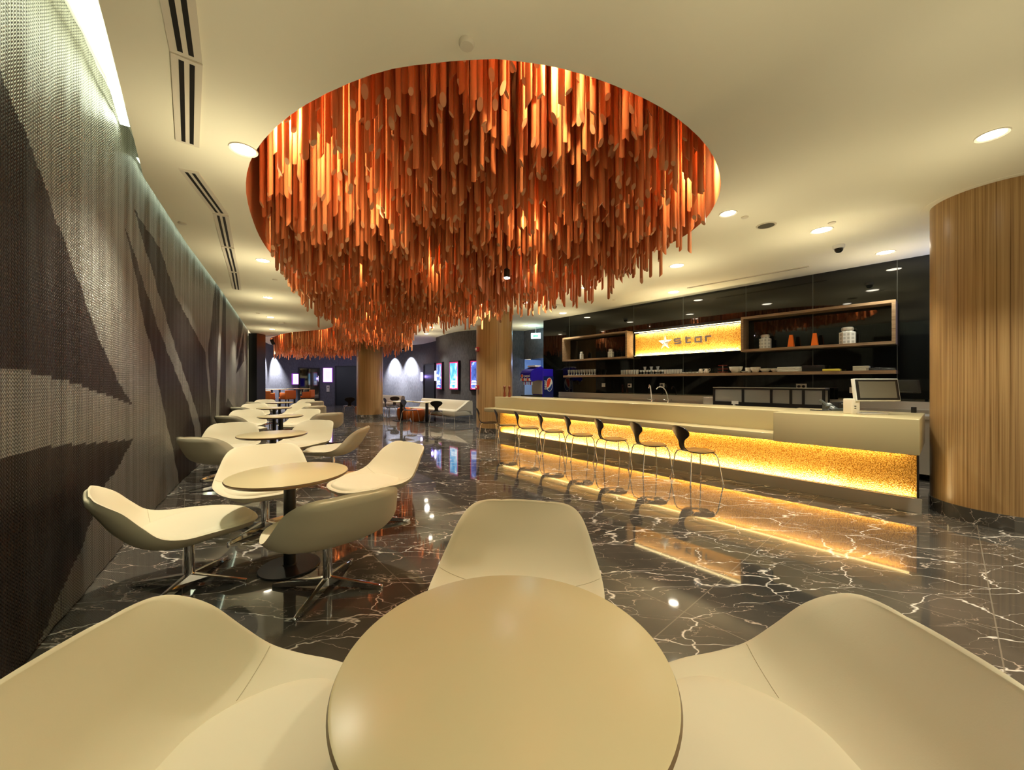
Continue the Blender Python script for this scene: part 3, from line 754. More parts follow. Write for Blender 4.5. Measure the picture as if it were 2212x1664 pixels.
# ------------------------------------------------------------------ bar counter
bar = thing('bar_counter', 'long beige stone bar counter with glowing amber front', 'bar counter', (0, 0, 0), ANG)
U0, U1, U2 = .20, 1.45, 7.55
c = MB(); c.box((-U2, 5.92, .705), (-U1, 6.66, 1.068), bev=.006); c.build('upper_counter', 'counter_stone', bar)
c = MB(); c.box((-U2, 5.58, .715), (-U1, 5.93, .80), bev=.005); c.build('lower_ledge', 'counter_stone', bar)
c = MB(); c.box((-U1, 5.58, .705), (-U0, 6.82, 1.068), bev=.005); c.build('end_box', 'counter_stone', bar)
c = MB(); c.box((-7.68, 6.20, .15), (-.245, 6.23, .70)); c.build('glow_panel', 'amber_glass', bar, smooth=0)
c = MB(); c.box((-7.7, 6.235, .0), (-.24, 6.60, .704)); c.build('counter_body', 'black_paint', bar, smooth=0)
c = MB(); c.box((-7.7, 6.11, 0), (-.203, 6.125, .155)); c.box((-7.7, 6.125, 0), (-.203, 6.235, .13)); c.build('kick_plate', 'steel', bar, smooth=0)
c = MB()
for k in range(96): c.box((-7.62 + k * .07, 6.135, .132), (-7.585 + k * .07, 6.165, .146))
c.build('led_strip', 'bar_led', bar, smooth=0)
c = MB(); c.box((-7.5, 6.13, .690), (-.3, 6.155, .700)); c.build('led_strip', 'bar_led_soft', bar, smooth=0)
def area(name, loc, rot, sx, sy, e, col):
    d = bpy.data.lights.new(name, 'AREA'); d.shape = 'RECTANGLE'; d.size = sx; d.size_y = sy; d.energy = e; d.color = col
    o = bpy.data.objects.new(name, d); COL.objects.link(o); o.matrix_world = Matrix.Translation(loc) @ Matrix.Rotation(ANG, 4, 'Z') @ Matrix.Rotation(rot, 4, 'X'); return o
area('led_glow', P(4.25, 6.165, .150), PI - .55, 6.7, .02, 46, (1, .80, .42))
area('led_glow', P(.58, 6.165, .150), PI - .55, .62, .02, 2.4, (1, .80, .42))
area('led_glow', P(3.95, 6.160, .685), .5, 7.2, .02, 22, (1, .80, .42))

# wall boxes, sign, shelf
def wallbox(u0, u1, label):
    t = thing('wall_shelf_box', label, 'wall shelf', P((u0 + u1) / 2, 8.58, 2.05), ANG)
    wd = (u1 - u0) / 2; z1 = .695; th = .045; d0, d1 = -.16, .155
    c = MB(); c.box((-wd, d0, 0), (wd, d1, th)); c.build('bottom_board', 'shelf_wood', t, smooth=0)
    c = MB(); c.box((-wd, d0, z1 - th), (wd, d1, z1)); c.build('top_board', 'shelf_wood', t, smooth=0)
    c = MB(); c.box((-wd, d0, th), (-wd + th, d1, z1 - th)); c.build('side_board', 'shelf_wood', t, smooth=0)
    c = MB(); c.box((wd - th, d0, th), (wd, d1, z1 - th)); c.build('side_board', 'shelf_wood', t, smooth=0)
wallbox(5.33, 7.50, 'smaller wooden display box on the black glass wall, left of the sign')
wallbox(.557, 2.742, 'larger wooden display box on the black glass wall, right of the sign')
c = MB(); c.box((-3.46, -.15, 0), (3.46, .155, .055)); tag(c.build('wall_shelf', 'shelf_wood', loc=P(4.016, 8.58, 1.58), rotz=ANG, smooth=0), 'long wooden shelf with glassware on the black glass wall', 'shelf')
sg = thing('star_sign', 'glowing amber wall sign with silver star and lettering', 'sign', P(4.03, 8.70, 2.10), ANG)
hw = 1.22
c = MB(); c.box((-hw, -.02, .02), (hw, 0, .555)); c.build('amber_panel', 'amber_sign', sg, smooth=0)
c = MB(); c.box((-hw - .02, -.10, .60), (hw, .03, .655)); c.box((-hw - .02, -.01, 0), (-hw, .03, .62)); c.build('sign_trough', 'black_metal', sg, smooth=0)
c = MB(); c.box((-hw, -.07, .594), (hw, -.045, .599)); c.build('led_strip', 'bar_led', sg, smooth=0)
c = MB(); c.box((-hw, -.06, .0), (hw, -.04, .006)); c.build('led_strip', 'bar_led', sg, smooth=0)
c = MB(); c.box((-hw - .02, -.085, -.012), (hw, .03, .0)); c.build('sign_ledge', 'black_metal', sg, smooth=0)
area('sign_glow', P(4.03, 8.645, 2.11), PI - .5, 2.4, .015, 20, (1, .80, .42))
area('sign_glow', P(4.03, 8.645, 2.69), .5, 2.4, .015, 13, (1, .80, .42))
def sgx(px, py): u, z = onv(px, py, 8.67); return 4.03 - u, z - 2.10
xs, zs = sgx(1437.5, 740.5)
sm = MB(); R1 = .178; pts5 = []
for k in range(10):
    a_ = PI / 2 + k * PI / 5; rr = R1 if k % 2 == 0 else R1 * .40; pts5.append((xs + rr * math.cos(a_) * .95, -.05, zs + rr * math.sin(a_)))
for k in range(10):
    sm.add([pts5[k], pts5[(k + 1) % 10], (xs, -.10, zs)], [(0, 1, 2)]); sm.add([pts5[(k + 1) % 10], pts5[k], (xs, -.03, zs)], [(0, 1, 2)])
sm.build('star_emblem', 'star_metal', sg, smooth=0)
# the word in wide square letters, each letter its own part; strokes on a 0..1 x 0..1 cell
def letter(ch_, x0, z0, wd, ht):
    th = .034; mb = MB()
    def st(a_, b_, c_, d_): mb.box((x0 + min(a_, c_) * wd - (th / 2 if a_ == c_ else 0), -.062, z0 + min(b_, d_) * ht - (th / 2 if b_ == d_ else 0)), (x0 + max(a_, c_) * wd + (th / 2 if a_ == c_ else 0), -.040, z0 + max(b_, d_) * ht + (th / 2 if b_ == d_ else 0)))
    if ch_ == 's':
        st(0, 1, 1, 1); st(0, .5, 1, .5); st(0, 0, 1, 0); st(0, .5, 0, 1.08); st(1, -.08, 1, .5)
    if ch_ == 't':
        st(.2, -.08, .2, 1.35); st(.0, 1, 1, 1); st(.2, 0, 1, 0)
    if ch_ == 'a':
        st(0, 1, 1, 1); st(0, 0, 1, 0); st(0, -.08, 0, 1.0); st(1, -.24, 1, 1.16)
    if ch_ == 'r':
        st(0, -.08, 0, 1.08); st(0, 1, 1, 1)
    mb.build('letter', 'brushed_letter', sg, smooth=0)
for ch_, pxa, pxb, pya, pyb in [('s', 1458, 1471, 747, 737), ('t', 1481, 1493, 745, 735), ('a', 1503, 1515.5, 743, 733), ('r', 1526, 1537, 741, 731)]:
    xa, za = sgx(pxa, pya); xb, zb = sgx(pxb, pyb); letter(ch_, xa, .245, xb - xa, .105)

# jars and cones in the display boxes
m = mat('jar_glaze', (.66, .68, .66), .2)
ck = N(m, 'ShaderNodeTexBrick'); ck.inputs['Scale'].default_value = 8.0; ck.inputs['Color1'].default_value = (.36, .38, .38, 1); ck.inputs['Color2'].default_value = (.42, .43, .43, 1); ck.inputs['Mortar'].default_value = (.66, .68, .66, 1)
ck.offset = 0.0; ck.inputs['Mortar Size'].default_value = .09; ck.inputs['Brick Width'].default_value = .42; ck.inputs['Row Height'].default_value = .5
tc = N(m, 'ShaderNodeTexCoord'); mp = N(m, 'ShaderNodeMapping'); mp.inputs['Rotation'].default_value = (PI / 2, 0, 0); L(m, tc.outputs['Object'], mp.inputs[0]); L(m, mp.outputs[0], ck.inputs['Vector'])
L(m, ck.outputs[0], BS(m).inputs['Base Color'])
def jar(px, w_, h_, label):
    u, z = onv(px, 740, 8.52); t = thing('lidded_jar', label, 'jar', P(u, 8.55, 2.095), ANG)
    c = MB(); r = w_ / 2
    hexp = [(r * math.cos(PI / 8 + k * PI / 4), r * math.sin(PI / 8 + k * PI / 4)) for k in range(8)]
    c.prism(hexp, 0, h_ * .70); c.lathe([(r * .92, h_ * .70), (r * .68, h_ * .76), (r * .66, h_ * .82)], n=24); c.build('jar_body', 'jar_glaze', t, smooth=20)
    c = MB(); c.lathe([(r * .74, h_ * .82), (r * .74, h_ * .95), (r * .60, h_), (.002, h_ * 1.01)], n=24); c.build('jar_lid', 'steel', t)
jar(1255, .115, .215, 'small pale lidded jar, left one in the smaller display box')
jar(1318, .165, .225, 'wider pale lidded jar, right one in the smaller display box')
jar(1652, .205, .275, 'pale patterned lidded jar at the left of the larger display box')
jar(1830, .225, .285, 'large pale patterned lidded jar at the right of the larger display box')
def cone(px, label):
    u, z = onv(px, 740, 8.50); c = MB(); r = .047
    c.add([(sx * k, sy * k, zz) for zz, k in ((0, r), (.225, r * .52)) for sx, sy in ((-1, -1), (1, -1), (1, 1), (-1, 1))], [(3, 2, 1, 0), (4, 5, 6, 7), (0, 1, 5, 4), (1, 2, 6, 5), (2, 3, 7, 6), (3, 0, 4, 7)])
    tag(c.build('tapered_vase', 'vase_orange', loc=P(u, 8.50, 2.095), rotz=ANG, smooth=0), label, 'vase')
cone(1709, 'left one of two orange tapered vases in the larger display box'); cone(1760, 'right one of two orange tapered vases in the larger display box')

# glassware and crockery on the long shelf
SZ = 1.635
def su(px, v=8.55): return onv(px, 800, v)[0]
def proto(name, prof, mt, label, cat, grp, n=20, cap=False):
    c = MB(); c.lathe(prof, n=n, cap=cap); return tag(c.build(name, mt), label, cat, grp)
def row(pr, pxs, vs_, z=SZ):
    k = 0
    for v in vs_:
        for px in pxs:
            o = pr if k == 0 else pr.copy()
            if k: COL.objects.link(o)
            o.location = P(su(px, v), v, z); k += 1
gl = lambda r, h: [(r * .85, 0), (r * .9, .004), (r, h), (r * .93, h), (r * .80, .008), (.001, .008)]
flare = [(.040, 0), (.040, .006), (.018, .03), (.022, .06), (.034, .10), (.040, .16), (.037, .16), (.030, .10), (.018, .062), (.001, .05)]
row(proto('tall_glass', flare, 'clear_glass', 'tall flared clear glass in the leftmost cluster on the long shelf', 'glass', 'tall glasses at the left end of the shelf'), [1229 + 5.6 * k for k in range(11)], [8.50, 8.62])
row(proto('tumbler', gl(.036, .115), 'clear_glass', 'clear tumbler in the cluster below the sign\'s left edge', 'glass', 'tumblers below the left edge of the sign'), [1344 + 5.4 * k for k in range(7)], [8.50, 8.61])
row(proto('stemmed_glass', [(.034, 0), (.034, .004), (.006, .012), (.006, .045), (.03, .06), (.036, .10), (.033, .10), (.026, .062), (.001, .055)], 'clear_glass', 'short stemmed clear glass under the star on the long shelf', 'glass', 'stemmed glasses under the star'), [1384.5 + 6.6 * k for k in range(8)], [8.50, 8.60])
row(proto('tall_goblet', [(.036, 0), (.036, .004), (.007, .014), (.007, .08), (.028, .11), (.030, .14), (.045, .19), (.041, .19), (.026, .14), (.001, .11)], 'clear_glass', 'tall goblet rising above the short stemmed glasses', 'glass', 'tall goblets above the stemmed glasses'), [1393, 1407, 1421], [8.67])
row(proto('tumbler', gl(.034, .10), 'clear_glass', 'clear tumbler in the cluster below the sign\'s lettering', 'glass', 'tumblers below the lettering'), [1437 + 5.6 * k for k in range(7)], [8.50, 8.60])
row(proto('glass_saucer', [(.03, 0), (.05, .015), (.055, .035), (.05, .035), (.03, .008), (.001, .006)], 'clear_glass', 'low clear glass bowl between the tumblers and metal jugs', 'bowl', 'low glass bowls'), [1477 + 7 * k for k in range(5)], [8.52, 8.63])
for px, lb_ in ((1514, 'left small metal jug on the long shelf'), (1526, 'right small metal jug on the long shelf')):
    t = thing('metal_jug', lb_, 'jug', P(su(px), 8.55, SZ), ANG)
    c = MB(); c.lathe([(.05, 0), (.055, .02), (.035, .09), (.032, .10), (.028, .10), (.001, .02)], n=24, cap=False); c.build('jug_body', 'steel', t)
    c = MB(); c.tube([(.035, 0, .085), (.075, 0, .10), (.085, 0, .075), (.05, 0, .03)], .005, 8); c.build('handle', 'steel', t)
t = thing('tiered_stand', 'dark red three-tier stand between the jugs and white bowl', 'stand', P(su(1561), 8.56, SZ), ANG)
for zz, r in ((.012, .10), (.075, .10), (.15, .085)):
    c = MB(); c.lathe([(r * .8, zz), (r, zz + .008), (r, zz + .014), (.001, zz + .010)], n=32, cap=False); c.build('tier_plate', 'red_lacquer', t)
c = MB(); c.lathe([(.05, 0), (.01, .012), (.008, .17)], n=16); c.build('stand_stem', 'steel', t)
bowl = lambda r, h: [(r * .45, 0), (r * .6, .008), (r * .92, h * .6), (r, h), (r * .95, h), (r * .55, .015), (.001, .012)]
def one(name, prof, mt, px, label, cat, v=8.55, z=SZ, sc=(1, 1, 1), n=36):
    c = MB(); c.lathe(prof, n=n, cap=False); o = c.build(name, mt, loc=P(su(px, v), v, z), rotz=ANG); o.scale = sc; return tag(o, label, cat)
one('white_bowl', bowl(.125, .125), 'white_ceramic', 1589.5, 'large deep white bowl right of the red stand', 'bowl')
one('white_dish', bowl(.06, .03), 'white_ceramic', 1608, 'tiny flat white dish left of the stacked white bowls', 'dish', v=8.50)
one('white_cup', [(.05, 0), (.052, .10), (.048, .10), (.045, .01), (.001, .008)], 'white_ceramic', 1616, 'straight white cup between the tiny dish and white bowls', 'cup', v=8.60)
one('white_bowl', bowl(.09, .105), 'white_ceramic', 1632, 'medium white bowl next to the straight cup', 'bowl')
one('white_bowl', bowl(.095, .075), 'white_ceramic', 1653, 'shallow white bowl right of the medium bowl', 'bowl', v=8.57)
one('white_plate', bowl(.105, .07), 'white_ceramic', 1677, 'wide shallow white dish left of the stacked platters', 'dish', v=8.57)
for k, nm in enumerate(('bottom', 'middle', 'top')):
    c = MB(); c.box((-.23, -.10, 0), (.23, .10, .030), bev=.012); tag(c.build('platter', 'white_ceramic', loc=P(su(1713), 8.56, SZ + .031 * k), rotz=ANG), '%s white oblong platter of the stack of three' % nm, 'platter')
c = MB(); c.box((-.16, -.13, 0), (.16, .12, .11), bev=.008); tag(c.build('black_tray', 'black_ceramic', loc=P(su(1759), 8.56, SZ), rotz=ANG), 'black box-shaped tray right of the white platters', 'tray')
c = MB(); c.box((-.115, -.10, 0), (.115, .10, .038), bev=.006); tag(c.build('yellow_box', 'yellow_plastic', loc=P(su(1798), 8.52, SZ), rotz=ANG), 'flat yellow box on the right part of the long shelf', 'box')
for k in range(5):
    c = MB(); c.box((-.10, -.09, 0), (.10, .09, .015), bev=.005); tag(c.build('square_plate', 'speaker_gray', loc=P(su(1861), 8.55, SZ + .0155 * k), rotz=ANG), 'grey square plate, %s from the bottom of its stack near the shelf end' % ORD[k], 'plate')
for k in range(3):
    c = MB(); c.box((-.095, -.09, 0), (.095, .09, .014), bev=.005); tag(c.build('square_plate', 'black_ceramic', loc=P(su(1889), 8.55, SZ + .0145 * k), rotz=ANG), 'black square plate, %s from bottom of the stack beside the grey plates' % ORD[k], 'plate')
for k in range(3):
    c = MB(); c.box((-.10, -.09, 0), (.10, .09, .012), bev=.005); tag(c.build('square_plate', 'black_ceramic', loc=P(su(1917), 8.55, SZ + .0125 * k), rotz=ANG), 'black square plate, %s from bottom of the stack at the shelf\'s right end' % ORD[k], 'plate')

# sockets on the glass wall
for px, py, wd, lb_, dbl in ((1303.5, 832, .11, 'white wall switch plate left of the sinks', 0), (1360, 833, .11, 'white socket with a black plug left of the taps', 1), (1430, 832.5, .12, 'white socket with a black plug above the taps', 1), (1731, 835, .16, 'double white socket above the display fridge', 2), (1843, 843, .10, 'grey socket box partly behind the till screen', 0)):
    u, z = onv(px, py, WV - .01); t = thing('wall_socket', lb_, 'socket', P(u, WV, z), ANG)
    c = MB(); c.box((-wd / 2, -.012, -.05), (wd / 2, 0, .05), bev=.003); c.build('face_plate', 'socket_white', t)
    for k in range(dbl):
        x = 0 if dbl == 1 else (-.035 + .07 * k); c = MB(); c.M = Matrix.Translation((x, -.012, 0)) @ Matrix.Rotation(PI / 2, 4, 'X'); c.lathe([(.026, 0), (.022, .03), (.008, .04)], n=16); c.build('plug', 'black_metal', t)

# stainless back counter
bc = thing('back_counter', 'long stainless steel back counter with upstand behind the bar', 'counter', (0, 0, 0), ANG)
c = MB(); c.box((-8.55, 8.08, .90), (.8, 8.72, .955), bev=.004); c.build('steel_worktop', 'steel', bc)
c = MB(); c.box((-7.9, 8.70, .955), (.8, 8.725, 1.135)); c.box((-7.9, 8.66, 1.005), (.8, 8.70, 1.015)); c.build('upstand', 'steel', bc, smooth=0)
c = MB(); c.box((-8.5, 8.12, .1), (.8, 8.72, .90)); c.build('cabinet_body', 'steel', bc, smooth=0)
def tap(px, label, hook):
    u, _ = onv(px, 860, 8.5); t = thing('mixer_tap', label, 'tap', P(u, 8.52, .955), ANG)
    c = MB(); c.lathe([(.035, 0), (.03, .02), (.022, .03), (.022, .09)], n=20); c.build('tap_base', 'chrome', t)
    c = MB()
    if hook: c.tube([(0, 0, .08), (-.02, 0, .2), (-.05, -.02, .30), (-.09, -.05, .36), (-.14, -.09, .38), (-.19, -.13, .36), (-.20, -.15, .32)], .013, 12)
    else: c.tube([(0, 0, .08), (.015, -.05, .2), (.03, -.1, .32), (.04, -.14, .40), (.04, -.18, .42), (.04, -.2, .34)], .014, 12)
    c.build('spout', 'chrome', t)
    c = MB(); c.tube([(-.10, -.03, .075), (-.04, 0, .06), (.04, 0, .06), (.10, -.03, .075)], .009, 10); c.build('lever', 'chrome', t)
tap(1407, 'left tall chrome tap behind the bar', False); tap(1442, 'right curved gooseneck chrome tap behind the bar', True)
c = MB(); c.box((-.10, -.12, .0), (.10, .12, .17), bev=.006); u, _ = onv(1533, 865, 8.35); tag(c.build('steel_canister', 'steel', loc=P(u, 8.40, .955), rotz=ANG), 'square steel box at the left of the display fridge', 'canister')
ua, _ = onv(1541, 850, 8.2); ub, _ = onv(1783, 850, 8.2); wd = (ua - ub)
fr_ = thing('display_fridge', 'low black glass-fronted display fridge on the back counter', 'fridge', P((ua + ub) / 2, 8.36, .955), ANG)
c = MB(); c.box((-wd / 2, -.18, 0), (wd / 2, .20, .10)); c.box((-wd / 2, -.18, .345), (wd / 2, .20, .375)); c.box((-wd / 2, .17, .10), (wd / 2, .20, .345)); c.build('fridge_case', 'black_metal', fr_, smooth=0)
c = MB(); c.box((-wd / 2, -.185, .375), (wd / 2, .20, .385)); c.build('steel_lid', 'steel', fr_, smooth=0)
c = MB(); c.box((-wd / 2 + .02, .12, .10), (wd / 2 - .02, .165, .34)); c.build('inner_liner', 'steel', fr_, smooth=0)
for x in (-wd / 2 + .02, -wd / 2 + .55, -wd / 2 + 1.02, -wd / 2 + 1.5, wd / 2 - .48, wd / 2 - .02):
    if abs(x) <= wd / 2: c = MB(); c.box((x - .02, -.185, .10), (x + .02, -.16, .345)); c.build('mullion', 'black_metal', fr_, smooth=0)
c = MB(); c.box((-wd / 2, -.17, .10), (wd / 2, -.165, .345)); c.build('glass_front', 'clear_glass', fr_, smooth=0)
u, _ = onv(1587, 868, 8.1); t = thing('card_holder', 'small white card stand in front of the display fridge', 'card stand', P(u, 8.12, .955), ANG)
c = MB(); c.box((-.06, -.006, .06), (.06, 0, .12)); c.box((-.03, -.03, 0), (.0, .02, .06)); c.build('card', 'white_ceramic', t, smooth=0)

# drinks dispenser at the far end of the back counter
vd0, z0 = onu(1174.5, 857, 7.95); vd1, _ = onu(1199.5, 857, 7.95)
ds = thing('drinks_dispenser', 'blue soft drink dispenser with red white and blue logo behind the bar', 'drinks dispenser', P(7.95, 8.0, .955), ANG)
W_ = .46; D0, D1 = -.02, .52; HT = .90
c = MB(); c.box((-W_, D0 + .08, .0), (-.004, D1, HT * .98), bev=.02); c.build('cabinet', 'blue_plastic', ds)
hp = [(D0 + .10, .52), (D0 - .10, .55), (D0 - .34, .50), (D0 - .42, .56), (D0 - .42, .74), (D0 - .36, .83), (D0 - .22, .88), (D0 + .02, .96), (D0 + .12, .90), (D0 + .10, .85)]
c = MB(); nH = len(hp); vs = [(x, y, z) for x in (-W_ + .01, -.01) for y, z in hp]
c.add(vs, [tuple(range(nH - 1, -1, -1)), tuple(range(nH, 2 * nH))] + [(k, (k + 1) % nH, nH + (k + 1) % nH, nH + k) for k in range(nH)]); c.build('dispenser_head', 'blue_plastic', ds, smooth=50)
c = MB(); c.box((-W_ + .06, D0 - .18, .935), (-.06, D0 + .06, .985), bev=.01); c.build('ice_lid', 'white_ceramic', ds)
c = MB(); c.box((-W_ + .02, D0 + .04, .12), (-.02, D0 + .09, .56)); c.build('splash_plate', 'steel', ds, smooth=0)
c = MB(); c.box((-W_, D0 - .40, .0), (0, D0 + .06, .10), bev=.01); c.build('drip_tray', 'black_metal', ds)
for k in range(6):
    c = MB(); x = -W_ + .05 + k * .072; c.box((x - .022, D0 - .44, .52), (x + .022, D0 - .36, .60)); c.lathe([(.012, .40), (.018, .52)], c=(x, D0 - .32, 0), n=10); c.build('valve', ['logo_white', 'logo_red', 'logo_white'][k % 3], ds, smooth=30)
c = MB(); c.box((-.003, D0 + .11, .03), (.004, D1 - .01, .66)); c.build('side_panel', 'navy_panel', ds, smooth=0)
lc, lz, lr, rx = D0 + .355, .41, .19, .125          # logo on the side panel, y along depth
def arcpts(f0, f1, n=24): return [(lc + rx * math.sin(f0 + (f1 - f0) * k / n), lz + lr * math.cos(f0 + (f1 - f0) * k / n)) for k in range(n + 1)]
def flat(pts_, x): return [(x, y, z) for y, z in pts_]
c = MB(); q = [(lc + rx * 1.12 * math.sin(2 * PI * k / 40), lz + lr * 1.10 * math.cos(2 * PI * k / 40)) for k in range(40)]; c.add(flat(q, .006), [tuple(range(40))[::-1]]); c.build('logo_disc', 'logo_white', ds, smooth=0)
top = arcpts(-2.1, .55); wave = [(lc + rx * (.52 - .35 * s - 1.05 * s * s * .55), lz + lr * (.85 - 1.25 * s + .05 * math.sin(s * 6))) for s in [k / 12 for k in range(13)]]
c = MB(); q = top + wave[1:-1]; c.add(flat(q, .009), [tuple(range(len(q)))[::-1]]); c.build('logo_red_wave', 'logo_red', ds, smooth=0)
bot = arcpts(1.35, 3.9); wave2 = [(lc + rx * (-.72 + 1.62 * s), lz + lr * (-.70 + .52 * s * s + .38 * s)) for s in [k / 12 for k in range(13)]]
c = MB(); q = bot + wave2[1:-1]; c.add(flat(q, .009), [tuple(range(len(q)))[::-1]]); c.build('logo_blue_wave', 'logo_blue', ds, smooth=0)
def text(body, size, name, mt, parent, M, ext=.002):
    cu = bpy.data.curves.new(name, 'FONT'); cu.body = body; cu.size = size; cu.extrude = ext; cu.align_x = 'CENTER'; cu.align_y = 'CENTER'
    o = bpy.data.objects.new(name, cu); COL.objects.link(o); bpy.context.view_layer.update()
    me = bpy.data.meshes.new_from_object(o.evaluated_get(bpy.context.evaluated_depsgraph_get())); bpy.data.objects.remove(o)
    me.materials.clear(); me.materials.append(MATS[mt]); me.transform(M); o = bpy.data.objects.new(name, me); COL.objects.link(o); o.parent = parent; return o
# text plane: glyph x -> up, glyph y -> towards the left on the side face
Mt = Matrix(((0, 0, 1, .008), (0, -1, 0, D0 + .165), (1, 0, 0, .40), (0, 0, 0, 1)))
text('pepsi', .135, 'side_lettering', 'logo_white', ds, Mt)
Mf = Matrix(((1, 0, 0, -.16), (0, 0, -1, D0 - .425), (0, 1, 0, .665), (0, 0, 0, 1)))
text('pepsi', .12, 'front_lettering', 'logo_white', ds, Mf)
c = MB(); c.M = Matrix.Translation((-.37, D0 - .424, .665)) @ Matrix.Rotation(PI / 2, 4, 'X'); c.lathe([(.055, 0), (.055, .004)], n=24); c.build('front_roundel', 'logo_white', ds, smooth=30)
c = MB(); c.M = Matrix.Translation((-.375, D0 - .430, .672)) @ Matrix.Rotation(PI / 2, 4, 'X'); c.lathe([(.038, 0), (.038, .002)], n=24); c.build('front_roundel_red', 'logo_red', ds, smooth=30)

# things on the bar counter
CT = 1.068
for px, lb_ in ((1090, 'left turned wooden pepper mill at the far end of the bar'), (1100.5, 'right turned wooden pepper mill at the far end of the bar')):
    u, _ = onv(px, 855, 6.1); t = thing('pepper_mill', lb_, 'pepper mill', P(u, 6.1, CT))
    c = MB(); c.lathe([(.034, 0), (.036, .02), (.030, .05), (.033, .09), (.022, .14), (.018, .17), (.026, .20), (.028, .21)], n=24); c.build('mill_body', 'pepper_wood', t)
    c = MB(); c.lathe([(.026, .21), (.034, .235), (.030, .265), (.012, .28), (.010, .285)], n=24); c.build('mill_head', 'pepper_wood', t)
pos_p = P(.66, 6.15, CT); Yp = pos_p.y
pt = thing('till_screen', 'white-framed touch screen till on the near end of the bar', 'till', (4.23, 4.50, CT), 0)
def lp(px, py, Y=4.44): return ((px - CX) / F * Y - 4.23, EYE - (py - CY) / F * Y - CT)
xa, za = lp(1840, 896); xb, zb = lp(1858, 862)
c = MB(); c.box((xa, -.06, 0), (xb, .06, zb), bev=.008); c.box((xb - .01, -.06, zb - .03), (xb + .42, .03, zb + .0), bev=.006); c.build('till_stand', 'beige_plastic', pt)
c = MB(); c.box((xa + .06, -.14, 0), (xb + .26, .05, .018), bev=.006); c.build('stand_foot', 'steel', pt)
x0, z0 = lp(1847, 867); x1, z1 = lp(1943, 818)
tilt = Matrix.Translation((0, -.06, z0)) @ Matrix.Rotation(-.14, 4, 'X')
c = MB(tilt); c.box((x0, -.02, 0), (x1, .025, z1 - z0), bev=.008); c.build('screen_frame', 'white_ceramic', pt)
c = MB(tilt); c.box((x0 + .012, -.024, .012), (x1 - .012, -.019, z1 - z0 - .012)); c.build('screen_bezel', 'black_metal', pt, smooth=0)
c = MB(tilt); c.box((x0 + .045, -.026, .035), (x1 - .045, -.0235, z1 - z0 - .035)); c.build('display_glass', 'screen_gray', pt, smooth=0)
c = MB(); c.box((xa + .03, -.064, .09), (xa + .05, -.06, .10)); c.box((xa + .03, -.064, .065), (xa + .05, -.06, .075)); c.build('usb_ports', 'black_metal', pt, smooth=0)
pl = fl(1795, 887, CT); t = thing('desk_phone', 'dark grey desk telephone with handset on the bar counter', 'telephone', pl, -.15)
c = MB(); c.add([(-.05, -.09, 0), (.11, -.09, 0), (.11, .09, 0), (-.05, .09, 0), (-.05, -.09, .02), (.11, -.09, .03), (.11, .09, .10), (-.05, .09, .09)], [(3, 2, 1, 0), (4, 5, 6, 7), (0, 1, 5, 4), (1, 2, 6, 5), (2, 3, 7, 6), (3, 0, 4, 7)]); c.build('phone_body', 'phone_gray', t, smooth=0)
c = MB(); c.tube([(-.09, -.09, .05), (-.085, -.05, .085), (-.08, .0, .10), (-.075, .06, .125), (-.07, .09, .12)], [.022, .016, .014, .016, .022], 12); c.build('handset', 'phone_gray', t)
for k in range(3):
    c = MB(); x = -.01 + k * .035; c.add([(x, -.06, .034), (x + .022, -.06, .035), (x + .022, .0, .062), (x, .0, .061)], [(0, 1, 2, 3)]); c.build('key_column', 'phone_light', t, smooth=0)
c = MB(); c.add([(-.01, .03, .077), (.09, .03, .080), (.09, .075, .099), (-.01, .075, .096)], [(0, 1, 2, 3)]); c.build('phone_display', 'phone_light', t, smooth=0)
c = MB(); c.tube([(-.09, -.1, .03), (-.12, -.14, .012), (-.18, -.13, .008), (-.23, -.10, .006), (-.26, -.02, .006)], .007, 8); c.build('coiled_cord', 'black_metal', t)
pl = fl(1825, 888, CT); t = thing('receipt_printer', 'black receipt printer box between the telephone and the till', 'printer', pl + Vector((0, .07, 0)), -.05)
c = MB(); c.box((-.075, -.07, 0), (.075, .08, .115), bev=.006); c.build('printer_case', 'black_metal', t)
c = MB(); c.box((-.04, -.075, .09), (.05, -.069, .095)); c.build('paper_slot', 'phone_light', t, smooth=0)
c = MB(); c.box((-.066, -.074, .014), (-.060, -.069, .020)); c.build('status_lamp', 'status_led', t, smooth=0)
pl = fl(1974, 892, CT); c = MB(); c.box((-.02, -.02, 0), (.02, .02, .07), bev=.004); tag(c.build('card_reader', 'black_metal', loc=pl, rotz=.4), 'small black upright reader at the bar\'s near corner', 'card reader')

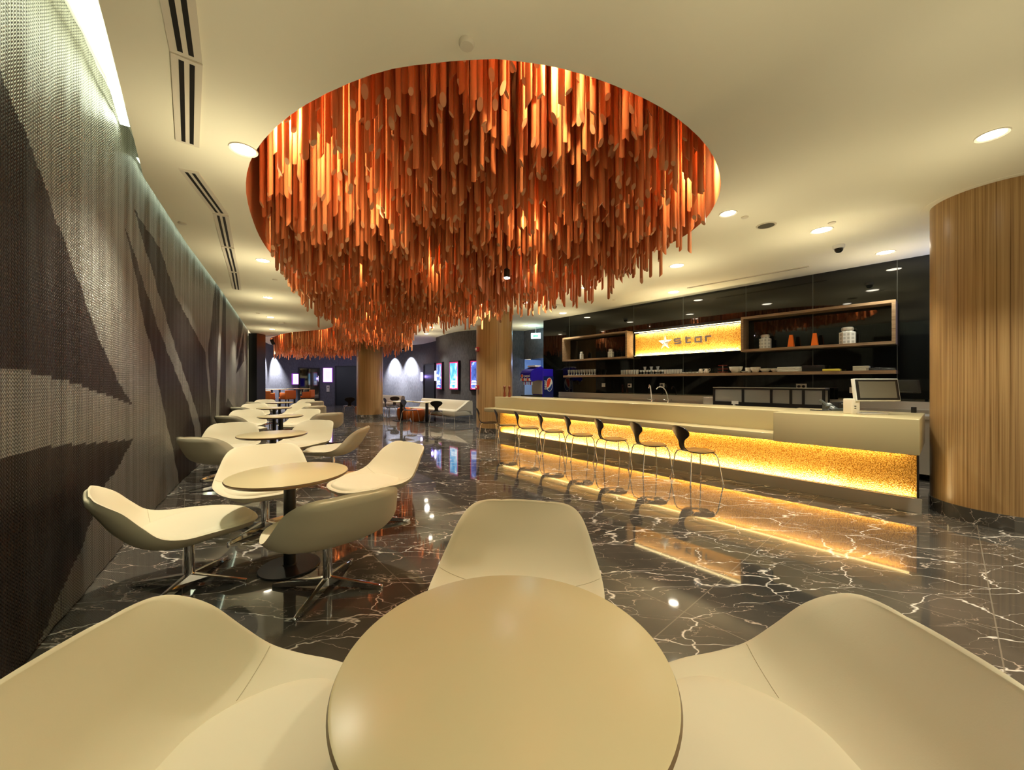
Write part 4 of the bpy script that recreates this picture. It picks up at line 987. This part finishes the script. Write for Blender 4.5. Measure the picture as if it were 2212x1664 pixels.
# ------------------------------------------------------------------ black ply chairs
def make_ply():
    t = thing('plywood_chair', 'x', 'chair')
    prof = [(.23, .445), (.20, .462), (.10, .466), (-.02, .458), (-.12, .458), (-.18, .475), (-.215, .52), (-.23, .57), (-.24, .62), (-.255, .68), (-.275, .74), (-.29, .79), (-.297, .815)]
    wid = [(.06,), (.15,), (.205,), (.205,), (.14,), (.085,), (.062,), (.058,), (.085,), (.17,), (.20,), (.155,), (.05,)]
    n, k = 49, 15; Pp, Wp = cr(prof, n), cr(wid, n)
    inn = []; out = []
    for i in range(n):
        a_ = Vector((Pp[min(i + 1, n - 1)][0] - Pp[max(i - 1, 0)][0], 0, Pp[min(i + 1, n - 1)][1] - Pp[max(i - 1, 0)][1])).normalized()
        nr = Vector((-a_.z, 0, a_.x)) * -1
        if i == 0 and False: pass
        ri, ro = [], []
        for j in range(k):
            tt = -1 + 2 * j / (k - 1); back = max(0, min(1, (i / (n - 1) - .5) * 4))
            cup = .03 * tt * tt * back * (Wp[i][0] / .2); sd = -.012 * tt * tt * (1 - back)
            p = Vector((Pp[i][0] + cup, Wp[i][0] * tt, Pp[i][1] + sd))
            ri.append(p + nr * .006); ro.append(p - nr * .006)
        inn.append(ri); out.append(ro)
    m_ = MB(); m_.grid(inn); m_.grid(out, flip=True)
    def rl(g): return [g[0][j] for j in range(k)] + [g[i][k - 1] for i in range(1, n)] + [g[n - 1][j] for j in range(k - 2, -1, -1)] + [g[i][0] for i in range(n - 2, 0, -1)]
    a_, b_ = rl(inn), rl(out); q = len(a_); m_.add(a_ + b_, [(x, (x + 1) % q, q + (x + 1) % q, q + x) for x in range(q)])
    o = m_.build('seat_and_back', 'black_ply', t, smooth=45)
    bm = bmesh.new(); bm.from_mesh(o.data); bmesh.ops.recalc_face_normals(bm, faces=bm.faces); bm.to_mesh(o.data); bm.free()
    for sx in (1, -1):
        for sy in (1, -1):
            c = MB(); c.tube([(sx * .03, sy * .03, .430), (sx * .10, sy * .09, .436), (sx * .16, sy * .145, .440), (sx * .185, sy * .175, .425), (sx * .205, sy * .198, .37), (sx * .248, sy * .246, .012)], .0085, 10); c.build('leg', 'chrome', t)
            c = MB(); c.lathe([(.013, 0), (.013, .02), (.009, .022)], c=(sx * .249, sy * .247, 0), n=12); c.build('leg_glide', 'chrome', t)
    c = MB(); c.lathe([(.06, .425), (.07, .440), (.07, .452)], n=20); c.build('seat_mount', 'chrome', t)
    return t
PC = make_ply(); pf = [True]
def ply(x, y, fx, fy, label):
    rz = math.atan2(fy, fx)
    if pf[0]: pf[0] = False; PC.location = (x, y, 0); PC.rotation_euler.z = rz; PC['label'] = label; return
    dup(PC, (x, y, 0), rz, label)
OR8 = ['nearest', 'second', 'third', 'fourth', 'fifth', 'sixth', 'seventh', 'eighth and farthest']
for i, u in enumerate([2.41 + .714 * k for k in range(8)]):
    p = P(u, 5.60); ply(p.x, p.y, .98, .14, 'black plywood chair along the glowing bar front, %s from the near end' % OR8[i])
ply(-3.6, 13.3, .95, -.2, 'black plywood chair seen side-on in front of the orange stools')
ply(-2.56, 12.75, -.2, .98, 'black plywood chair with its back to camera before the long sofa')
ply(-4.72, 14.75, .95, .1, 'black plywood chair just right of the middle column')
ply(-5.0, 15.9, .1, -1, 'black plywood chair with wide oval back in front of the far sofa')
ply(-6.75, 15.6, -.5, .85, 'black plywood chair left of the middle column before the dark doorway')

# ------------------------------------------------------------------ sofas, square tables, poufs
def sofa(c0, c1, label, arm):
    d = c1 - c0; ln = d.length; t = thing('sofa', label, 'sofa', ((c0 + c1) / 2).to_3d() if False else Vector(((c0.x + c1.x) / 2, (c0.y + c1.y) / 2, 0)), math.atan2(d.y, d.x))
    h = ln / 2                                        # local: x along, y into the wall, back line at y = 0
    c = MB(); c.box((-h, -.82, .24), (h, -.02, .43), bev=.03); c.build('seat_base', 'sofa_leather', t)
    c = MB(); rows = []
    for y, z in ((-.30, .42), (-.22, .60), (-.18, .74), (-.12, .775), (-.04, .76), (0, .70), (.0, .24)): rows.append([(-h, y, z), (h, y, z)])
    c.grid(rows, flip=True); c.add([r_[0] for r_ in rows], [tuple(range(7))]); c.add([r_[1] for r_ in rows], [tuple(range(6, -1, -1))]); c.build('backrest', 'sofa_leather', t, smooth=60)
    if arm:
        c = MB(); pr = [(-.74, .43), (-.66, .47), (-.40, .62), (-.22, .745), (-.02, .765), (0, .43)]
        vs = [(x, y, z) for x in (h - .13, h + .002) for y, z in pr]; c.add(vs, [tuple(range(5, -1, -1)), tuple(range(6, 12))] + [(k, (k + 1) % 6, 6 + (k + 1) % 6, 6 + k) for k in range(6)]); c.build('armrest', 'sofa_leather', t, smooth=40)
    c = MB(); c.box((-h + .05, -.78, .21), (h - .05, -.05, .24)); c.build('frame', 'chrome', t, smooth=0)
    for x in (-h + .1, 0, h - .06):
        for y in (-.77, -.10):
            c = MB(); c.lathe([(.014, 0), (.014, .21)], c=(x, y, 0), n=12); c.build('leg', 'chrome', t)
sofa(V2(-3.62, 15.72), V2(-1.42, 13.62), 'long grey-beige sofa left of the far wood column', True)
sofa(V2(-7.3, 20.3), V2(-5.2, 18.3), 'farther cream sofa behind the middle column', False)
def sqtable(x, y, rz, label):
    t = thing('square_table', label, 'table', (x, y, 0), rz)
    c = MB(); c.box((-.36, -.36, .705), (.36, .36, .735), bev=.006); c.build('table_top', 'table_lacquer', t)
    c = MB(); c.box((-.04, -.04, .015), (.04, .04, .705)); c.build('post', 'black_metal', t, smooth=0)
    c = MB(); c.box((-.24, -.24, 0), (.24, .24, .015), bev=.004); c.build('base_plate', 'black_metal', t)
sqtable(-3.06, 13.55, ANG + .15, 'square table on black post before the long sofa')
sqtable(-4.11, 14.0, ANG, 'square table on black post right of the middle column')
def pouf(x, y, label):
    c = MB(); c.lathe([(.20, .0), (.235, .03), (.27, .2), (.265, .34), (.24, .42), (.18, .445), (.001, .45)], n=40, cap=False); o = tag(c.build('pouf', 'orange_leather', loc=(x, y, 0)), label, 'pouf')
pouf(-4.2, 14.65, 'left orange leather pouf beneath the square tables'); pouf(-3.5, 13.95, 'right orange leather pouf by the square table post'); pouf(-6.35, 15.9, 'orange leather pouf half hidden by the middle column')

# high tables and orange bar chairs at the far left
def hightable(x, y, label):
    t = thing('high_table', label, 'table', (x, y, 0), -.6)
    c = MB(); c.box((-.45, -.35, 1.09), (.45, .35, 1.12), bev=.005); c.build('table_top', 'table_lacquer', t)
    for sx in (-.38, .38): c = MB(); c.box((sx - .03, -.03, .02), (sx + .03, .03, 1.09)); c.build('post', 'black_metal', t, smooth=0)
    c = MB(); c.box((-.42, -.25, 0), (.42, .25, .02)); c.build('base_plate', 'black_metal', t, smooth=0)
hightable(-10.85, 17.3, 'nearer high table with orange bar chairs at the far left'); hightable(-10.6, 18.7, 'farther high table with orange bar chairs at the far left')
def barchair(x, y, fx, fy, label):
    t = thing('bar_chair', label, 'bar chair', (x, y, 0), math.atan2(fy, fx))
    c = MB(); c.box((-.24, -.24, .66), (.22, .24, .76), bev=.02); c.build('seat', 'orange_leather', t)
    c = MB(); c.box((-.26, -.25, .70), (-.19, .25, 1.06), bev=.02); c.build('backrest', 'orange_leather', t)
    for s_ in (-1, 1): c = MB(); c.box((-.24, s_ * .24 - .03, .70), (.12, s_ * .24 + .03, .96), bev=.015); c.build('armrest', 'orange_leather', t)
    for sx in (-.2, .18):
        for sy in (-.2, .2): c = MB(); c.box((sx - .018, sy - .018, 0), (sx + .018, sy + .018, .67)); c.build('leg', 'black_metal', t, smooth=0)
barchair(-10.75, 16.55, -.1, 1, 'orange bar chair with its back to camera at the nearer high table')
barchair(-10.15, 17.0, -.9, .4, 'middle orange bar chair beside the nearer high table')
barchair(-10.0, 18.4, -.95, -.1, 'right-hand orange bar chair at the farther high table')

# ------------------------------------------------------------------ wall signs, posters, sconces, wall spots
def lightbox(px0, px1, py0, py1, label, kind):
    c_, wd, rz = wall_panel(px0, px1); z0, z1 = zat(py1, c_), zat(py0, c_)
    t = thing('light_box' if kind == 'pink' else 'poster_light_box', label, 'light box' if kind == 'pink' else 'poster', Vector((c_.x, c_.y, z0)), rz); hh = z1 - z0; h2 = wd / 2
    c = MB(); c.box((-h2, -.10, 0), (h2, .06, hh)); c.build('frame', 'pink_frame' if kind == 'pink' else 'poster_frame', t, smooth=0)
    e = .03 if kind == 'pink' else .045
    if kind == 'pink':
        c = MB(); c.box((-h2 + e, -.108, e), (h2 - e, -.10, hh - e)); c.build('lit_face', 'pink_light', t, smooth=0)
        c = MB(); c.box((-h2 * .45, -.112, hh * .2), (h2 * .55, -.108, hh * .78)); c.build('pink_print', 'pink_print', t, smooth=0)
    else:
        c = MB(); c.box((-h2 + e, -.105, e), (h2 - e, -.10, hh - e)); c.build('red_border', 'poster_red', t, smooth=0)
        c = MB(); c.box((-h2 + e * 1.7, -.110, e * 2), (h2 - e * 1.7, -.105, hh - e * 2)); c.build('print', kind, t, smooth=0)
        c = MB()
        for k, (f, ww) in enumerate(((.07, .35), (.19, .62), (.23, .5), (.28, .55), (.31, .4))): c.box((-h2 * ww, -.113, hh * f), (h2 * ww, -.110, hh * f + hh * .018))
        c.build('caption_bars', 'poster_text', t, smooth=0)
    return t
lightbox(630, 643, 807.5, 831, 'smaller pink-white light box left of the mirrored lift door', 'pink')
lightbox(698.6, 718.6, 795, 826, 'larger pink-white light box right of the mirrored lift door', 'pink')
lightbox(947, 959.5, 783, 842.5, 'narrow backlit blue poster nearest the dark doorway', 'poster_deep')
lightbox(974.5, 995, 780, 843.5, 'backlit cyan poster, middle of the three', 'poster_cyan')
lightbox(1016, 1036, 777.5, 844, 'backlit violet-blue poster partly behind the far wood column', 'poster_violet')
def sconce(px, py, label):
    p, d = on_back(px); z = zat(py, p); t = thing('wall_sconce', label, 'wall lamp', Vector((p.x, p.y, z)), math.atan2(d.y, d.x))
    c = MB(); c.box((-.05, -.09, -.22), (.05, -.01, .22), bev=.02); c.build('glowing_shade', 'sconce_glow', t)
    point('sconce_light', (p.x + d.y * .2, p.y - d.x * .2, z), 6, (.35, .25, 1.0), .05)
sconce(912.5, 814, 'violet wall sconce left of the dark doorway'); sconce(943.5, 812, 'violet wall sconce right of the dark doorway')
p, d = on_back(709); c = MB(); z = zat(840, p); c.box((-.09, -.06, -.2), (.09, 0, .2), bev=.01)
t = thing('call_panel', 'steel lift call panel below the larger pink light box', 'call panel', Vector((p.x, p.y, z)), math.atan2(d.y, d.x)); c.build('panel_plate', 'steel', t)
c = MB(); c.box((-.03, -.065, .04), (.03, -.06, .12)); c.build('call_button', 'black_metal', t, smooth=0)
def wallspot(px, label, e=60, off=.48):
    p, d = on_back(px); nrm = Vector((d.y, -d.x, 0)); b_ = p + nrm * off
    t = thing('wall_spotlight', label, 'spotlight', (b_.x, b_.y, H), math.atan2(d.y, d.x))
    c = MB(); c.lathe([(.035, 0), (.035, -.02), (.012, -.03), (.012, -.12)], n=16); c.build('mount', 'black_metal', t)
    c = MB(Matrix.Translation((0, 0, -.20)) @ Matrix.Rotation(-.35, 4, 'X')); c.box((-.07, -.07, -.12), (.07, .07, .12), bev=.01); c.build('lamp_head', 'black_metal', t)
    spot('wall_beam', (b_.x, b_.y, H - .36), (p.x, p.y, H - 1.75), e * 5.5, 84, .85, (.92, .94, 1.0), .03)
wallspot(853, 'black ceiling spotlight washing the wall right of the middle column, left one', 330)
wallspot(888, 'black ceiling spotlight washing the wall right of the middle column, right one', 330)
def wallspot_px(px, label): wallspot(px, label, 330)
wallspot_px(561, 'black ceiling spotlight by the far left corner, first'); wallspot_px(571, 'black ceiling spotlight by the far left corner, second'); wallspot_px(592, 'black ceiling spotlight by the far left corner, third')
# fixtures on the far column
def on_col(px, py, cx_, cy_, r):
    k = (px - CX) / F; A_ = k * k + 1; B_ = -2 * (k * cx_ + cy_); C_ = cx_ ** 2 + cy_ ** 2 - r * r; y = (-B_ - math.sqrt(max(0, B_ * B_ - 4 * A_ * C_))) / (2 * A_); x = k * y
    return Vector((x, y, EYE - (py - CY) / F * y)), math.atan2(y - cy_, x - cx_)
for py, lb_ in ((755, 'red fire alarm sounder on the far column, upper'), (837, 'red fire alarm call point on the far column, lower')):
    p, an = on_col(1033, py, -.511, 10.97, .524); t = thing('fire_alarm', lb_, 'fire alarm', p, an)
    c = MB(); c.box((-.01, -.06, -.06), (.06, .06, .06), bev=.012); c.build('alarm_box', 'alarm_red', t)
    c = MB(); c.M = Matrix.Translation((.06, 0, 0)) @ Matrix.Rotation(PI / 2, 4, 'Y'); c.lathe([(.035, 0), (.03, .03), (.01, .04)], n=16); c.build('alarm_lens', 'logo_white', t)
p, an = on_col(1037, 682, -.511, 10.97, .524); t = thing('loudspeaker', 'beige box loudspeaker at the top of the far wood column', 'speaker', p, -2.2)
t.location = p + Vector((-.12, -.16, -.13))
c = MB(); c.box((-.10, -.12, -.17), (.14, .12, .19), bev=.012); c.build('speaker_case', 'beige_plastic', t)
c = MB(); c.box((.142, -.10, -.15), (.150, .10, .17)); c.build('speaker_grille', 'speaker_gray', t, smooth=0)

# unseen blue fill lights, standing in for lobby sign glow on the far wall
point('sign_glow_blue', (-10.6, 21.6, 2.3), 14, (.30, .28, 1.0), .3).visible_glossy = False
point('sign_glow_blue', (-8.6, 21.4, 1.6), 12, (.3, .32, 1.0), .3).visible_glossy = False
point('kitchen_glow_blue', (6.7, 5.3, 2.6), 22, (.35, .45, 1.0), .2).visible_glossy = False  # unseen blue fill behind the near column, added to tint the ceiling
for x, y, e in [(-9.4, 20.9, 34), (-5.9, 19.0, 34), (-3.2, 14.2, 30), (-11.2, 18.9, 24)]:
    spot('lobby_lamp', (x, y, H - .12), (x, y, 0), e * 3, 165, .9, (1, .92, .82), .08)  # unseen fill spots added to lighten the far lobby and its walls
